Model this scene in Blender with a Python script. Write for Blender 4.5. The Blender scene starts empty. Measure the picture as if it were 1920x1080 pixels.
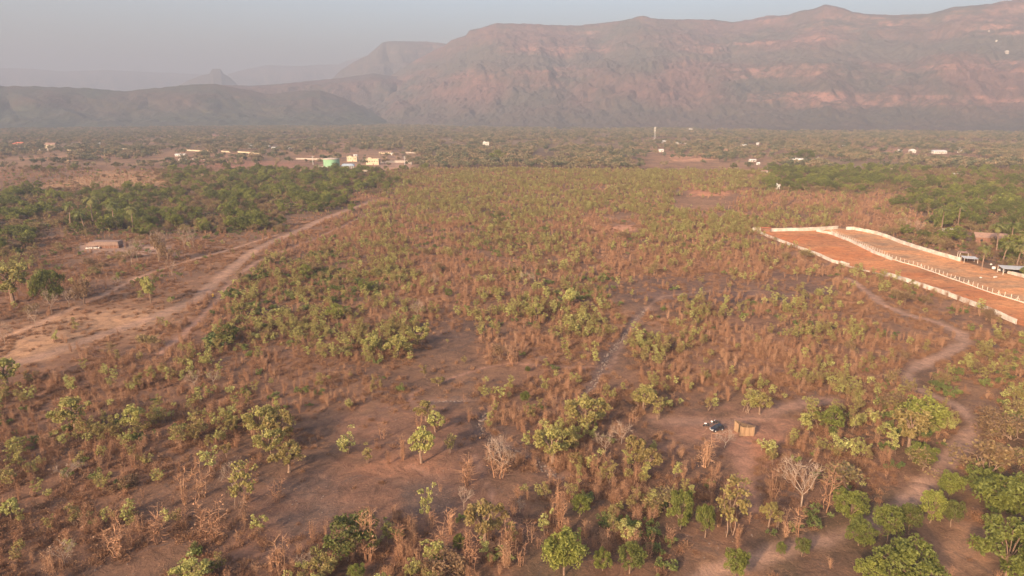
import bpy, math, random
import numpy as np
from mathutils import Vector, Matrix
PI = math.pi
R = math.radians
S = bpy.context.scene
COL = S.collection

# ------------------------------------------------------------------ camera, sky, sun, exposure
CAM_H, F_PX, PITCH = 80.0, 1280.0, R(14.67)
cam = bpy.data.objects.new('camera', bpy.data.cameras.new('camera'))
COL.objects.link(cam)
cam.location = (0, 0, CAM_H)
cam.rotation_euler = (PI / 2 - PITCH, 0, 0)
cam.data.sensor_width = 36.0
cam.data.lens = 36.0 * F_PX / 1920.0
cam.data.clip_start = 0.5
cam.data.clip_end = 60000
S.camera = cam

SUN_EL, SUN_AZ = R(22), R(216)          # azimuth clockwise from +Y: behind the camera, to the left
sky_w = bpy.data.worlds.new('World')
S.world = sky_w
sky_w.use_nodes = True
nt = sky_w.node_tree
sky = nt.nodes.new('ShaderNodeTexSky')
sky.sky_type = 'NISHITA'
sky.sun_disc = False
sky.sun_elevation = SUN_EL
sky.sun_rotation = SUN_AZ
sky.altitude = 400
sky.air_density = 1.0
sky.dust_density = 7.5
sky.ozone_density = 1.0
bg = nt.nodes['Background']
bg.inputs['Strength'].default_value = 0.15
nt.links.new(sky.outputs[0], bg.inputs['Color'])

sd = bpy.data.lights.new('sun', 'SUN')
sd.energy = 4.6
sd.angle = R(3.5)
sd.color = (1.0, 0.72, 0.465)
sun = bpy.data.objects.new('sun', sd)
COL.objects.link(sun)
sdir = Vector((math.sin(SUN_AZ) * math.cos(SUN_EL), math.cos(SUN_AZ) * math.cos(SUN_EL), math.sin(SUN_EL)))
sun.rotation_euler = sdir.to_track_quat('Z', 'Y').to_euler()

S.view_settings.view_transform = 'Standard'
S.view_settings.look = 'None'
S.view_settings.exposure = 1.27
S.view_settings.gamma = 1.0
S.cycles.max_bounces = 6
S.cycles.diffuse_bounces = 3
S.cycles.transmission_bounces = 3
S.cycles.volume_bounces = 1
S.cycles.use_denoising = True

HAZE = 0.00021
HAZE_COL = (0.33, 0.375, 0.47)

# ------------------------------------------------------------------ noise, terrain, pixel -> ground
def _hash(ix, iy, seed):
    h = (ix.astype(np.int64) * 374761393 + iy.astype(np.int64) * 668265263 + seed * 982451653) & 0xffffffff
    h = ((h ^ (h >> 13)) * 1274126177) & 0xffffffff
    return ((h ^ (h >> 16)) & 0xffffff) / float(0xffffff)

def vnoise(x, y, seed=0):
    x = np.asarray(x, float); y = np.asarray(y, float)
    ix, iy = np.floor(x), np.floor(y)
    fx, fy = x - ix, y - iy
    fx = fx * fx * (3 - 2 * fx); fy = fy * fy * (3 - 2 * fy)
    a = _hash(ix, iy, seed); b = _hash(ix + 1, iy, seed)
    c = _hash(ix, iy + 1, seed); d = _hash(ix + 1, iy + 1, seed)
    return (a * (1 - fx) + b * fx) * (1 - fy) + (c * (1 - fx) + d * fx) * fy

def fbm(x, y, seed=0, octs=4):
    s, a, t = 0.0, 1.0, 0.0
    for k in range(octs):
        s = s + a * vnoise(x * 2 ** k, y * 2 ** k, seed + 17 * k); t += a; a *= 0.5
    return s / t                                                    # 0..1

def H(x, y):
    x = np.asarray(x, float); y = np.asarray(y, float)
    z = 3.0 * (fbm(x / 95, y / 95, 3) - 0.5) + 0.5 * (fbm(x / 14, y / 14, 5, 3) - 0.5)
    z = z * np.clip((1500 - y) / 600, 0, 1)
    return z

CP, SP = math.cos(PITCH), math.sin(PITCH)
def ray(u, v):
    x, y = (u - 960.0) / F_PX, (540.0 - v) / F_PX
    return np.array([x, CP + y * SP, -SP + y * CP])
def at(u, v):
    """ground point seen at picture position (u, v) of the 1920 x 1080 photograph"""
    d = ray(u, v); h = 0.0
    for _ in range(6):
        t = (h - CAM_H) / d[2]
        x, y = d[0] * t, d[1] * t
        h = float(H(x, y))
    return Vector((x, y, h))
def proj(x, y, z=0.0):
    x = np.asarray(x, float); y = np.asarray(y, float); dz = np.asarray(z, float) - CAM_H
    dep = np.maximum(y * CP - dz * SP, 1.0)
    up = y * SP + dz * CP
    return 960 + F_PX * x / dep, 540 - F_PX * up / dep, dep
def pxm(p):                                                         # metres per picture pixel at a point
    return math.sqrt(p[0] ** 2 + p[1] ** 2 + (CAM_H - p[2]) ** 2) / F_PX

# ------------------------------------------------------------------ helpers
def tag(o, label=None, cat=None, group=None, kind=None):
    if label: o['label'] = label
    if cat: o['category'] = cat
    if group: o['group'] = group
    if kind: o['kind'] = kind
    return o
def empty(name, loc, rz=0.0, sc=1.0):
    o = bpy.data.objects.new(name, None); COL.objects.link(o)
    o.location = loc; o.rotation_euler = (0, 0, rz); o.scale = (sc,) * 3 if not isinstance(sc, tuple) else sc
    o.empty_display_size = 0.5
    return o
def put(name, me, parent=None, loc=(0, 0, 0), rz=0.0, sc=1.0):
    o = bpy.data.objects.new(name, me); COL.objects.link(o)
    o.location = loc; o.rotation_euler = (0, 0, rz)
    o.scale = (sc,) * 3 if not isinstance(sc, tuple) else sc
    if parent: o.parent = parent
    return o
def mesh_np(name, V, Fq, mats, midx=None, rnd=None, smooth=False):
    """V (n,3), Fq (m,4) quads"""
    me = bpy.data.meshes.new(name)
    V = np.asarray(V, np.float32); Fq = np.asarray(Fq, np.int32)
    me.vertices.add(len(V)); me.vertices.foreach_set('co', V.ravel())
    k = Fq.shape[1]
    me.loops.add(Fq.size); me.loops.foreach_set('vertex_index', Fq.ravel())
    me.polygons.add(len(Fq)); me.polygons.foreach_set('loop_start', np.arange(0, Fq.size, k, dtype=np.int32))
    for m in mats: me.materials.append(m)
    if midx is not None: me.polygons.foreach_set('material_index', np.asarray(midx, np.int32))
    me.polygons.foreach_set('use_smooth', np.full(len(Fq), smooth))
    me.update(calc_edges=True)
    if rnd is not None:
        a = me.attributes.new('rnd', 'FLOAT', 'FACE'); a.data.foreach_set('value', np.asarray(rnd, np.float32))
    return me

class MB:
    """collects boxes, prisms, tubes; build() makes ONE mesh"""
    def __init__(s): s.v, s.f, s.m = [], [], []; s.mi = 0
    def add(s, vs, fs):
        b = len(s.v); s.v += [tuple(p) for p in vs]; s.f += [[b + i for i in f] for f in fs]; s.m += [s.mi] * len(fs)
    def box(s, c, d, rz=0.0, taper=1.0):
        hx, hy, hz = d[0] / 2, d[1] / 2, d[2] / 2
        cs, sn = math.cos(rz), math.sin(rz); vs = []
        for z, t in ((-hz, 1), (hz, taper)):
            for x, y in ((-hx, -hy), (hx, -hy), (hx, hy), (-hx, hy)):
                x *= t; y *= t
                vs.append((c[0] + x * cs - y * sn, c[1] + x * sn + y * cs, c[2] + z))
        s.add(vs, [(3, 2, 1, 0), (4, 5, 6, 7), (0, 1, 5, 4), (1, 2, 6, 5), (2, 3, 7, 6), (3, 0, 4, 7)])
    def prism(s, prof, y0, y1):                                      # profile in x,z extruded along y
        n = len(prof)
        s.add([(x, y0, z) for x, z in prof] + [(x, y1, z) for x, z in prof],
              [tuple(range(n)), tuple(range(2 * n - 1, n - 1, -1))] + [((i + 1) % n, i, n + i, n + (i + 1) % n) for i in range(n)])
    def bar(s, a, b, r, n=6, r2=None):
        a, b = Vector(a), Vector(b); d = (b - a).normalized()
        u = d.orthogonal().normalized(); w = d.cross(u); r2 = r if r2 is None else r2
        vs = [a + (u * math.cos(2 * PI * i / n) + w * math.sin(2 * PI * i / n)) * r for i in range(n)]
        vs += [b + (u * math.cos(2 * PI * i / n) + w * math.sin(2 * PI * i / n)) * r2 for i in range(n)]
        s.add(vs, [((i + 1) % n, i, n + i, n + (i + 1) % n)[::-1] for i in range(n)] + [tuple(range(n))[::-1], tuple(range(n, 2 * n))])
    def lathe(s, prof, c=(0, 0, 0), n=24, axis='z'):
        vs = []
        for r, z in prof:
            for i in range(n):
                a = 2 * PI * i / n
                p = (r * math.cos(a), r * math.sin(a), z) if axis == 'z' else (r * math.cos(a), z, r * math.sin(a))
                vs.append((c[0] + p[0], c[1] + p[1], c[2] + p[2]))
        k = len(prof)
        fs = [(j * n + i, j * n + (i + 1) % n, (j + 1) * n + (i + 1) % n, (j + 1) * n + i) for j in range(k - 1) for i in range(n)]
        fs += [tuple(range(n))[::-1], tuple(range((k - 1) * n, k * n))]
        s.add(vs, fs)
    def data(s, name, mats, smooth=False):
        me = bpy.data.meshes.new(name); me.from_pydata(s.v, [], s.f)
        for m in (mats if isinstance(mats, (list, tuple)) else [mats]): me.materials.append(m)
        me.polygons.foreach_set('material_index', s.m)
        if smooth: me.polygons.foreach_set('use_smooth', [True] * len(s.f))
        me.update(); return me
    def build(s, name, mats, parent=None, smooth=False, **k):
        return put(name, s.data(name, mats, smooth), parent, **k)

# ------------------------------------------------------------------ materials
def N(nt, t, **k):
    n = nt.nodes.new(t)
    for a, b in k.items(): setattr(n, a, b)
    return n
def ramp(nt, fac, stops):
    r = N(nt, 'ShaderNodeValToRGB'); nt.links.new(fac, r.inputs[0])
    e = r.color_ramp.elements
    while len(e) < len(stops): e.new(0.5)
    for k, (p, c) in enumerate(stops):
        e[k].position = p; e[k].color = (*c, 1) if len(c) == 3 else c
    return r.outputs[0]
def pos_noise(nt, scale, detail=4, rough=0.55, stretch=None, dist=0.0):
    g = N(nt, 'ShaderNodeNewGeometry'); src = g.outputs['Position']
    if stretch:
        m = N(nt, 'ShaderNodeMapping'); m.inputs['Scale'].default_value = stretch
        nt.links.new(src, m.inputs[0]); src = m.outputs[0]
    n = N(nt, 'ShaderNodeTexNoise'); n.inputs['Scale'].default_value = scale
    n.inputs['Detail'].default_value = detail; n.inputs['Roughness'].default_value = rough
    n.inputs['Distortion'].default_value = dist
    nt.links.new(src, n.inputs['Vector']); return n.outputs['Fac']
def mixc(nt, fac, a, b, mode='MIX'):
    m = N(nt, 'ShaderNodeMix', data_type='RGBA', blend_type=mode)
    for s, v in ((m.inputs[0], fac), (m.inputs[6], a), (m.inputs[7], b)):
        if hasattr(v, 'links') or isinstance(v, bpy.types.NodeSocket): nt.links.new(v, s)
        elif isinstance(v, (int, float)): s.default_value = v
        else: s.default_value = (*v, 1)
    return m.outputs[2]
def new_mat(name, rough=0.85):
    m = bpy.data.materials.new(name); m.use_nodes = True
    b = m.node_tree.nodes['Principled BSDF']
    b.inputs['Roughness'].default_value = rough
    b.inputs['Specular IOR Level'].default_value = 0.25
    return m, m.node_tree, b
def surf(name, c1, c2=None, scale=0.6, rough=0.85, bump=0.0, metal=0.0, stretch=None):
    m, nt, b = new_mat(name, rough)
    c2 = c2 or tuple(x * 0.7 for x in c1)
    f = pos_noise(nt, scale, 5, 0.6, stretch)
    nt.links.new(ramp(nt, f, [(0.3, c2), (0.65, c1)]), b.inputs['Base Color'])
    b.inputs['Metallic'].default_value = metal
    if bump:
        bn = N(nt, 'ShaderNodeBump'); bn.inputs['Distance'].default_value = bump
        nt.links.new(pos_noise(nt, scale * 6, 4), bn.inputs['Height']); nt.links.new(bn.outputs[0], b.inputs['Normal'])
    return m
def leafmat(name, stops, transl=0.3, rough=0.6):
    """leaf colour varies from leaf to leaf (face attribute) and from plant to plant"""
    m, nt, b = new_mat(name, rough)
    at_ = N(nt, 'ShaderNodeAttribute', attribute_name='rnd')
    oi = N(nt, 'ShaderNodeObjectInfo')
    mx = N(nt, 'ShaderNodeMath', operation='MULTIPLY_ADD')
    nt.links.new(oi.outputs['Random'], mx.inputs[0]); mx.inputs[1].default_value = 0.6
    mz = N(nt, 'ShaderNodeMath', operation='MULTIPLY'); mz.inputs[1].default_value = 0.4
    nt.links.new(at_.outputs['Fac'], mz.inputs[0]); nt.links.new(mz.outputs[0], mx.inputs[2])
    c = ramp(nt, mx.outputs[0], stops)
    nt.links.new(c, b.inputs['Base Color'])
    if transl:
        t = N(nt, 'ShaderNodeBsdfTranslucent'); nt.links.new(c, t.inputs[0])
        ms = N(nt, 'ShaderNodeMixShader'); ms.inputs[0].default_value = transl
        out = nt.nodes['Material Output']
        nt.links.new(b.outputs[0], ms.inputs[1]); nt.links.new(t.outputs[0], ms.inputs[2]); nt.links.new(ms.outputs[0], out.inputs[0])
    return m
M = {}
M['leaf_young'] = leafmat('leaf_young', [(0.0, (0.25, 0.16, 0.07)), (0.4, (0.28, 0.225, 0.08)), (0.72, (0.36, 0.34, 0.105)), (1.0, (0.58, 0.56, 0.22))])
M['leaf_green'] = leafmat('leaf_green', [(0.0, (0.14, 0.105, 0.045)), (0.25, (0.115, 0.125, 0.035)), (0.6, (0.19, 0.20, 0.045)), (1.0, (0.34, 0.33, 0.08))])
M['leaf_olive'] = leafmat('leaf_olive', [(0.0, (0.17, 0.10, 0.06)), (0.5, (0.25, 0.16, 0.08)), (1.0, (0.29, 0.24, 0.09))])
M['leaf_bush'] = leafmat('leaf_bush', [(0.0, (0.08, 0.10, 0.035)), (0.5, (0.15, 0.17, 0.05)), (1.0, (0.27, 0.27, 0.08))])
M['leaf_far'] = leafmat('leaf_far', [(0.0, (0.06, 0.07, 0.04)), (0.3, (0.11, 0.11, 0.06)), (0.6, (0.20, 0.16, 0.09)), (1.0, (0.30, 0.19, 0.125))], 0.0, 0.9)
M['leaf_dry'] = leafmat('leaf_dry', [(0.0, (0.17, 0.085, 0.05)), (0.5, (0.26, 0.125, 0.065)), (1.0, (0.34, 0.19, 0.10))], 0.15)
M['twig'] = leafmat('twig', [(0.0, (0.22, 0.12, 0.075)), (0.5, (0.31, 0.16, 0.09)), (1.0, (0.42, 0.26, 0.16))], 0.0, 0.9)
M['brush'] = leafmat('brush', [(0.0, (0.15, 0.08, 0.052)), (0.5, (0.25, 0.127, 0.07)), (1.0, (0.35, 0.20, 0.112))], 0.1, 0.9)
M['pale_wood'] = surf('pale_wood', (0.38, 0.28, 0.21), (0.27, 0.19, 0.14), 1.5)
M['bark'] = surf('bark', (0.26, 0.17, 0.12), (0.16, 0.10, 0.07), 2.0)
M['frond'] = leafmat('frond', [(0.0, (0.12, 0.13, 0.04)), (0.5, (0.16, 0.17, 0.05)), (1.0, (0.28, 0.24, 0.09))])
M['white_wall'] = surf('white_wall', (0.60, 0.56, 0.50), (0.34, 0.26, 0.21), 0.30)
M['plaster'] = surf('plaster', (0.60, 0.56, 0.51), (0.46, 0.42, 0.38), 0.2)
M['cream'] = surf('cream', (0.58, 0.48, 0.33), (0.46, 0.37, 0.26), 0.2)
M['tin'] = surf('tin', (0.46, 0.46, 0.47), (0.34, 0.33, 0.33), 0.5, 0.5)
M['white_tin'] = surf('white_tin', (0.62, 0.60, 0.58), (0.46, 0.44, 0.42), 0.4, 0.6)
M['blue_tin'] = surf('blue_tin', (0.33, 0.40, 0.50), (0.26, 0.32, 0.40), 0.4, 0.6)
M['red_roof'] = surf('red_roof', (0.50, 0.15, 0.09), (0.36, 0.12, 0.08), 0.5)
M['tile_roof'] = surf('tile_roof', (0.34, 0.20, 0.14), (0.22, 0.14, 0.11), 0.8)
M['thatch'] = surf('thatch', (0.27, 0.18, 0.14), (0.19, 0.12, 0.10), 1.2, bump=0.1)
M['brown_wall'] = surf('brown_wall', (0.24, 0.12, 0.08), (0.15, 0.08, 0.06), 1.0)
M['dark'] = surf('dark', (0.03, 0.027, 0.025), (0.02, 0.018, 0.018), 1.0)
M['door'] = surf('door', (0.10, 0.07, 0.05), (0.07, 0.05, 0.04), 1.0)
M['tank_green'] = surf('tank_green', (0.24, 0.42, 0.25), (0.20, 0.36, 0.22), 0.1, 0.6)
M['concrete'] = surf('concrete', (0.45, 0.38, 0.32), (0.34, 0.28, 0.24), 0.6)
M['post'] = surf('post', (0.68, 0.58, 0.48), (0.52, 0.43, 0.36), 0.8)
M['steel'] = surf('steel', (0.50, 0.47, 0.45), (0.40, 0.37, 0.35), 0.8, 0.5)
M['rock'] = surf('rock', (0.24, 0.18, 0.15), (0.14, 0.10, 0.08), 0.7, bump=0.1)
M['yellow'] = surf('yellow', (0.75, 0.45, 0.08), (0.6, 0.35, 0.06), 2.0)

# woven mat
m, nt, b = new_mat('woven_mat', 0.8); M['mat'] = m
tc = N(nt, 'ShaderNodeTexCoord')
w1 = N(nt, 'ShaderNodeTexWave', wave_type='BANDS', bands_direction='Z'); w1.inputs['Scale'].default_value = 4.0; w1.inputs['Distortion'].default_value = 2.0
nt.links.new(tc.outputs['Object'], w1.inputs[0])
c = mixc(nt, w1.outputs['Fac'], (0.30, 0.19, 0.105), (0.42, 0.28, 0.16))
nt.links.new(mixc(nt, pos_noise(nt, 1.2, 4), c, (0.25, 0.15, 0.09)), b.inputs['Base Color'])

M['old_mat'] = surf('old_mat', (0.13, 0.085, 0.055), (0.08, 0.05, 0.035), 1.5)  # darker brown than the tan mats, for the back panel
def paint(name, c, rough=0.3):
    m, nt, b = new_mat(name, rough); b.inputs['Base Color'].default_value = (*c, 1)
    b.inputs['Specular IOR Level'].default_value = 0.5
    f = pos_noise(nt, 3.0, 3); nt.links.new(mixc(nt, f, c, tuple(x * 0.8 + 0.02 for x in c)), b.inputs['Base Color'])
    return m
M['car_paint'] = paint('car_paint', (0.010, 0.012, 0.024), 0.5)
M['glass'] = paint('glass', (0.02, 0.022, 0.025), 0.25)
M['rubber'] = paint('rubber', (0.02, 0.02, 0.02), 0.8)
M['chrome'] = paint('chrome', (0.7, 0.7, 0.7), 0.3)
M['lamp'] = paint('lamp', (0.85, 0.85, 0.85), 0.2)
M['skin'] = paint('skin', (0.22, 0.12, 0.08), 0.6)
M['hair'] = paint('hair', (0.015, 0.012, 0.01), 0.6)
M['shirt'] = paint('shirt', (0.78, 0.76, 0.74), 0.8)
M['trousers'] = paint('trousers', (0.05, 0.05, 0.07), 0.8)

# ground: soil colour per place (vertex attribute), broken up at every scale
m, nt, b = new_mat('soil', 0.95); M['soil'] = m
a_ = N(nt, 'ShaderNodeAttribute', attribute_name='soil')
big = pos_noise(nt, 0.035, 6, 0.6, dist=0.6)
mid = pos_noise(nt, 0.30, 6, 0.65, dist=0.8)
fin = pos_noise(nt, 2.2, 5, 0.7)
c = mixc(nt, 1.0, a_.outputs['Color'], ramp(nt, big, [(0.3, (0.72, 0.72, 0.76)), (0.62, (1.18, 1.12, 1.08))]), 'MULTIPLY')
c = mixc(nt, 1.0, c, ramp(nt, mid, [(0.30, (0.66, 0.64, 0.64)), (0.5, (1.0, 1.0, 1.0)), (0.70, (1.35, 1.28, 1.22))]), 'MULTIPLY')
c = mixc(nt, 1.0, c, ramp(nt, fin, [(0.3, (0.70, 0.70, 0.70)), (0.7, (1.25, 1.22, 1.2))]), 'MULTIPLY')
lit = pos_noise(nt, 0.9, 8, 0.78, dist=1.5)
c = mixc(nt, ramp(nt, lit, [(0.56, (0, 0, 0)), (0.64, (0.55, 0.55, 0.55))]), c, (0.34, 0.18, 0.10))
sco = pos_noise(nt, 0.13, 8, 0.72, dist=1.2)
c = mixc(nt, ramp(nt, sco, [(0.56, (0, 0, 0)), (0.66, (0.6, 0.6, 0.6))]), c, (0.085, 0.062, 0.055))
nt.links.new(c, b.inputs['Base Color'])
bn = N(nt, 'ShaderNodeBump'); bn.inputs['Distance'].default_value = 0.5; bn.inputs['Strength'].default_value = 0.8
nt.links.new(mid, bn.inputs['Height'])
bn2 = N(nt, 'ShaderNodeBump'); bn2.inputs['Distance'].default_value = 0.12
nt.links.new(fin, bn2.inputs['Height']); nt.links.new(bn.outputs[0], bn2.inputs['Normal']); nt.links.new(bn2.outputs[0], b.inputs['Normal'])

def hillmat(name, rock, brown, green, rock_amt=0.5, band=0.016):
    m, nt, b = new_mat(name, 0.95)
    g = N(nt, 'ShaderNodeNewGeometry')
    nz = N(nt, 'ShaderNodeSeparateXYZ'); nt.links.new(g.outputs['Normal'], nz.inputs[0])
    strata = pos_noise(nt, 1.0, 6, 0.62, (0.0011, 0.0011, band), 0.35)
    patch = pos_noise(nt, 0.0022, 6, 0.6, dist=0.4)
    fine = pos_noise(nt, 0.02, 6, 0.68)
    veg = mixc(nt, ramp(nt, patch, [(0.40, (0, 0, 0)), (0.60, (1, 1, 1))]), brown, green)
    veg = mixc(nt, 1.0, veg, ramp(nt, fine, [(0.3, (0.65, 0.65, 0.65)), (0.7, (1.35, 1.35, 1.35))]), 'MULTIPLY')
    # denser greener cover on the foot slopes and on the broad mid terrace
    sp = N(nt, 'ShaderNodeSeparateXYZ'); nt.links.new(g.outputs['Position'], sp.inputs[0])
    wv = N(nt, 'ShaderNodeMath', operation='MULTIPLY_ADD'); nt.links.new(pos_noise(nt, 0.0016, 5, 0.6), wv.inputs[0]); wv.inputs[1].default_value = 260.0
    nt.links.new(sp.outputs[2], wv.inputs[2])
    al = N(nt, 'ShaderNodeMath', operation='DIVIDE'); nt.links.new(wv.outputs[0], al.inputs[0]); al.inputs[1].default_value = 1000.0
    gf = ramp(nt, al.outputs[0], [(0.17, (.75, .75, .75)), (0.27, (.12, .12, .12)), (0.42, (.12, .12, .12)), (0.46, (.8, .8, .8)), (0.51, (.8, .8, .8)), (0.56, (.15, .15, .15)), (0.80, (.15, .15, .15)), (0.88, (.6, .6, .6))])
    veg = mixc(nt, gf, veg, tuple(x * 1.15 for x in green))
    rockband = ramp(nt, al.outputs[0], [(0.20, (0, 0, 0)), (0.28, (1, 1, 1)), (0.42, (1, 1, 1)), (0.46, (.08, .08, .08)), (0.52, (.08, .08, .08)), (0.58, (1, 1, 1)), (0.84, (.8, .8, .8))])
    # bare rock where the slope is steep and the strata noise is high
    st = N(nt, 'ShaderNodeMapRange'); st.inputs[1].default_value = 0.96; st.inputs[2].default_value = 0.84
    nt.links.new(nz.outputs[2], st.inputs[0])
    md = N(nt, 'ShaderNodeMath', operation='MULTIPLY'); st2 = N(nt, 'ShaderNodeMath', operation='MULTIPLY'); nt.links.new(st.outputs[0], st2.inputs[0]); nt.links.new(rockband, st2.inputs[1])
    nt.links.new(st2.outputs[0], md.inputs[0])
    nt.links.new(ramp(nt, strata, [(0.60 - 0.22 * rock_amt, (0, 0, 0)), (0.70 - 0.20 * rock_amt, (1, 1, 1))]), md.inputs[1])
    broad = pos_noise(nt, 0.0011, 4, 0.55, (1.0, 1.0, 2.2), 0.6)
    md0 = N(nt, 'ShaderNodeMath', operation='MULTIPLY'); nt.links.new(md.outputs[0], md0.inputs[0])
    nt.links.new(ramp(nt, broad, [(0.46, (0.04, 0.04, 0.04)), (0.60, (1, 1, 1))]), md0.inputs[1]); md = md0
    md2 = N(nt, 'ShaderNodeMath', operation='MULTIPLY'); nt.links.new(md.outputs[0], md2.inputs[0])
    nt.links.new(ramp(nt, fine, [(0.40, (0.1, 0.1, 0.1)), (0.56, (1, 1, 1))]), md2.inputs[1])
    rk = mixc(nt, 1.0, rock, ramp(nt, fine, [(0.3, (0.8, 0.8, 0.8)), (0.7, (1.2, 1.2, 1.2))]), 'MULTIPLY')
    nt.links.new(mixc(nt, md2.outputs[0], veg, rk), b.inputs['Base Color'])
    bn = N(nt, 'ShaderNodeBump'); bn.inputs['Distance'].default_value = 14.0; bn.inputs['Strength'].default_value = 0.7
    nt.links.new(fine, bn.inputs['Height']); nt.links.new(bn.outputs[0], b.inputs['Normal'])
    return m
ROCK, BRN, GRN = (0.25, 0.13, 0.103), (0.125, 0.070, 0.060), (0.070, 0.060, 0.049)
M['hill_main'] = hillmat('hill_main', ROCK, BRN, GRN, 0.55)
M['hill_low'] = hillmat('hill_low', (0.17, 0.09, 0.065), (0.085, 0.052, 0.042), (0.045, 0.05, 0.034), 0.1)  # shade on the left low hills is put into these darkened colours
M['hill_far'] = hillmat('hill_far', (0.24, 0.14, 0.115), (0.11, 0.07, 0.062), (0.075, 0.062, 0.055), 0.3)
# ------------------------------------------------------------------ what grows where (read off the photograph, used to plant the real ground)
ROWY = [225, 240, 260, 280, 300] + list(range(320, 1080, 40))
ZONES = """
FFFFFFFFFFFFFFFFFFFFFFFFFFFFFFFF
FFFFFFFFFFFFFFFFFFFFFFFFFFFFFFFF
FFFFfFFFFFfFFFFFFFFFffFFFFffFFFF
FfFFFfffFfffcFFGGGGGffFffFFffffF
fkkfwwwwwwccckuyyyyyppffFkFFFkFF
wwwwwkkGGGGGguyyyyyyyyyyGGGGkkkk
GkkGGkGGkGGtuyyyyyyyypptttttkGGG
GkGGGGkGkptuuuuguutpyyyyyytttGGG
GwwwwwwpttuuuuugggtuuuuuttkkkkkG
gwwwwwwpgggyytttuuuttttttttttkkk
tttwwwwgggggyttuyggbbbbbbbtuuttu
wwpppptggggyytyyyuupuyuuyytwwwuu
pppppttgyyyyybbyyyyuputtuuuuwwwt
pptttttguuuyy..tttt.yyttttttttgg
uttttuuut,,,,...tt,.tttttuuuuggg
utttuuuuuuu,,..utttuyuyyuuyyygpg
uuuuuuuuy,.....uuuuu.....ygggg.g
uuuuuu,yu,.....uuuuu,....uggggpg
uuuuu,,,....,.,,uuuuu,.,uuuugpgg
uuutt,,,.........uuuu,,,,,,,,pGG
uutt,,,.........,ggggg,,,,gGGGww
uttu,,,,....,.,,,gggg,,,,GGGw.wG
utttt,,,,,,,,,,,guuug,,,GpGG..GG
t,,,,g,,,gggguguGGuug.pwGwwGGwGG
""".split()
assert all(len(r) == 32 for r in ZONES) and len(ZONES) == len(ROWY), [len(r) for r in ZONES]
ROWC = np.array([(a + b) / 2 for a, b in zip(ROWY, ROWY[1:] + [1080])])
ZI = {c: k for k, c in enumerate('.,tuygGkwpbocFf')}
ZG = np.array([[ZI[c] for c in r] for r in ZONES])
SOIL = {'.': (.170, .100, .072), ',': (.170, .098, .070), 't': (.205, .112, .076), 'u': (.180, .100, .069), 'y': (.185, .105, .069),
        'g': (.140, .085, .059), 'G': (.12, .08, .055), 'k': (.18, .11, .075), 'w': (.20, .115, .079), 'p': (.25, .145, .095),
        'b': (.135, .083, .068), 'o': (.42, .19, .095), 'c': (.28, .18, .13), 'F': (.21, .145, .095), 'f': (.29, .17, .11)}
SC = np.array([SOIL[c] for c in ".,tuygGkwpbocFf"]) * np.array([.89, .87, .76])
#            L leafy   B bare   S brush   N bush    T tree    K olive   per square metre
DENS = {'.': (.0004, .0015, .02, .0002, 0, 0), ',': (.006, .045, .20, .003, 0, 0), 't': (.010, .18, .30, .002, 0, .0012),
        'u': (.034, .14, .30, .008, 0, .0004), 'y': (.060, .095, .20, .006, 0, 0), 'g': (.034, .080, .24, .055, .0008, .004),
        'G': (.006, .012, .06, .024, .0075, .010), 'k': (.008, .03, .08, .012, .0025, .010), 'w': (.001, .024, .16, .003, 0, .0010),
        'p': (.0008, .006, .09, .001, 0, 0), 'b': (.004, .012, .05, .001, 0, 0), 'o': (0,) * 6, 'c': (0, 0, .01, 0, .0012, 0),
        'F': (0, 0, 0, 0, .0048, .0034), 'f': (0, 0, 0, .001, .0014, .0010)}
DT = np.array([DENS[c] for c in '.,tuygGkwpbocFf'])

def zidx(x, y, jit=0.55, seed=0):
    u, v, dep = proj(x, y)
    w = 9 + 0.004 * dep
    u = u + (fbm(x / w, y / w, 40 + seed, 3) - .5) * 150 * jit
    v = v + (fbm(x / w, y / w, 60 + seed, 3) - .5) * 80 * jit * np.clip((v - 200) / 300, 0.05, 1)
    c = np.clip((u / 60).astype(int), 0, 31)
    r = np.clip(np.searchsorted(ROWY, v, side='right') - 1, 0, len(ROWY) - 1)
    return ZG[r, c]
def soil(x, y):
    u, v, dep = proj(x, y)
    w = 12 + 0.004 * dep
    u = u + (fbm(x / w, y / w, 41, 3) - .5) * 110
    v = v + (fbm(x / w, y / w, 61, 3) - .5) * 60 * np.clip((v - 200) / 300, 0.05, 1)
    cu = np.clip(u / 60 - .5, 0, 30.999); c0 = cu.astype(int); fu = (cu - c0)[:, None]
    rv = np.interp(v, ROWC, np.arange(len(ROWC))); r0 = np.clip(rv.astype(int), 0, len(ROWC) - 2); fv = (rv - r0)[:, None]
    A = SC[ZG]                                                       # rows, cols, 3
    return (A[r0, c0] * (1 - fu) + A[r0, c0 + 1] * fu) * (1 - fv) + (A[r0 + 1, c0] * (1 - fu) + A[r0 + 1, c0 + 1] * fu) * fv

def W(pts): return [at(u, v) for u, v in pts]
def seg_dist(x, y, P):
    d = np.full(x.shape, 1e9)
    for a, b in zip(P, P[1:]):
        ex, ey = b[0] - a[0], b[1] - a[1]
        t = np.clip(((x - a[0]) * ex + (y - a[1]) * ey) / (ex * ex + ey * ey + 1e-9), 0, 1)
        d = np.minimum(d, np.hypot(x - a[0] - t * ex, y - a[1] - t * ey))
    return d
def in_poly(x, y, P):
    c = np.zeros(x.shape, bool); j = len(P) - 1
    for i in range(len(P)):
        xi, yi, xj, yj = P[i][0], P[i][1], P[j][0], P[j][1]
        c ^= ((yi > y) != (yj > y)) & (x < (xj - xi) * (y - yi) / (yj - yi + 1e-12) + xi); j = i
    return c
def sdist(x, y, P):
    d = seg_dist(x, y, list(P) + [P[0]])
    return np.where(in_poly(x, y, P), -d, d)

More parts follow.
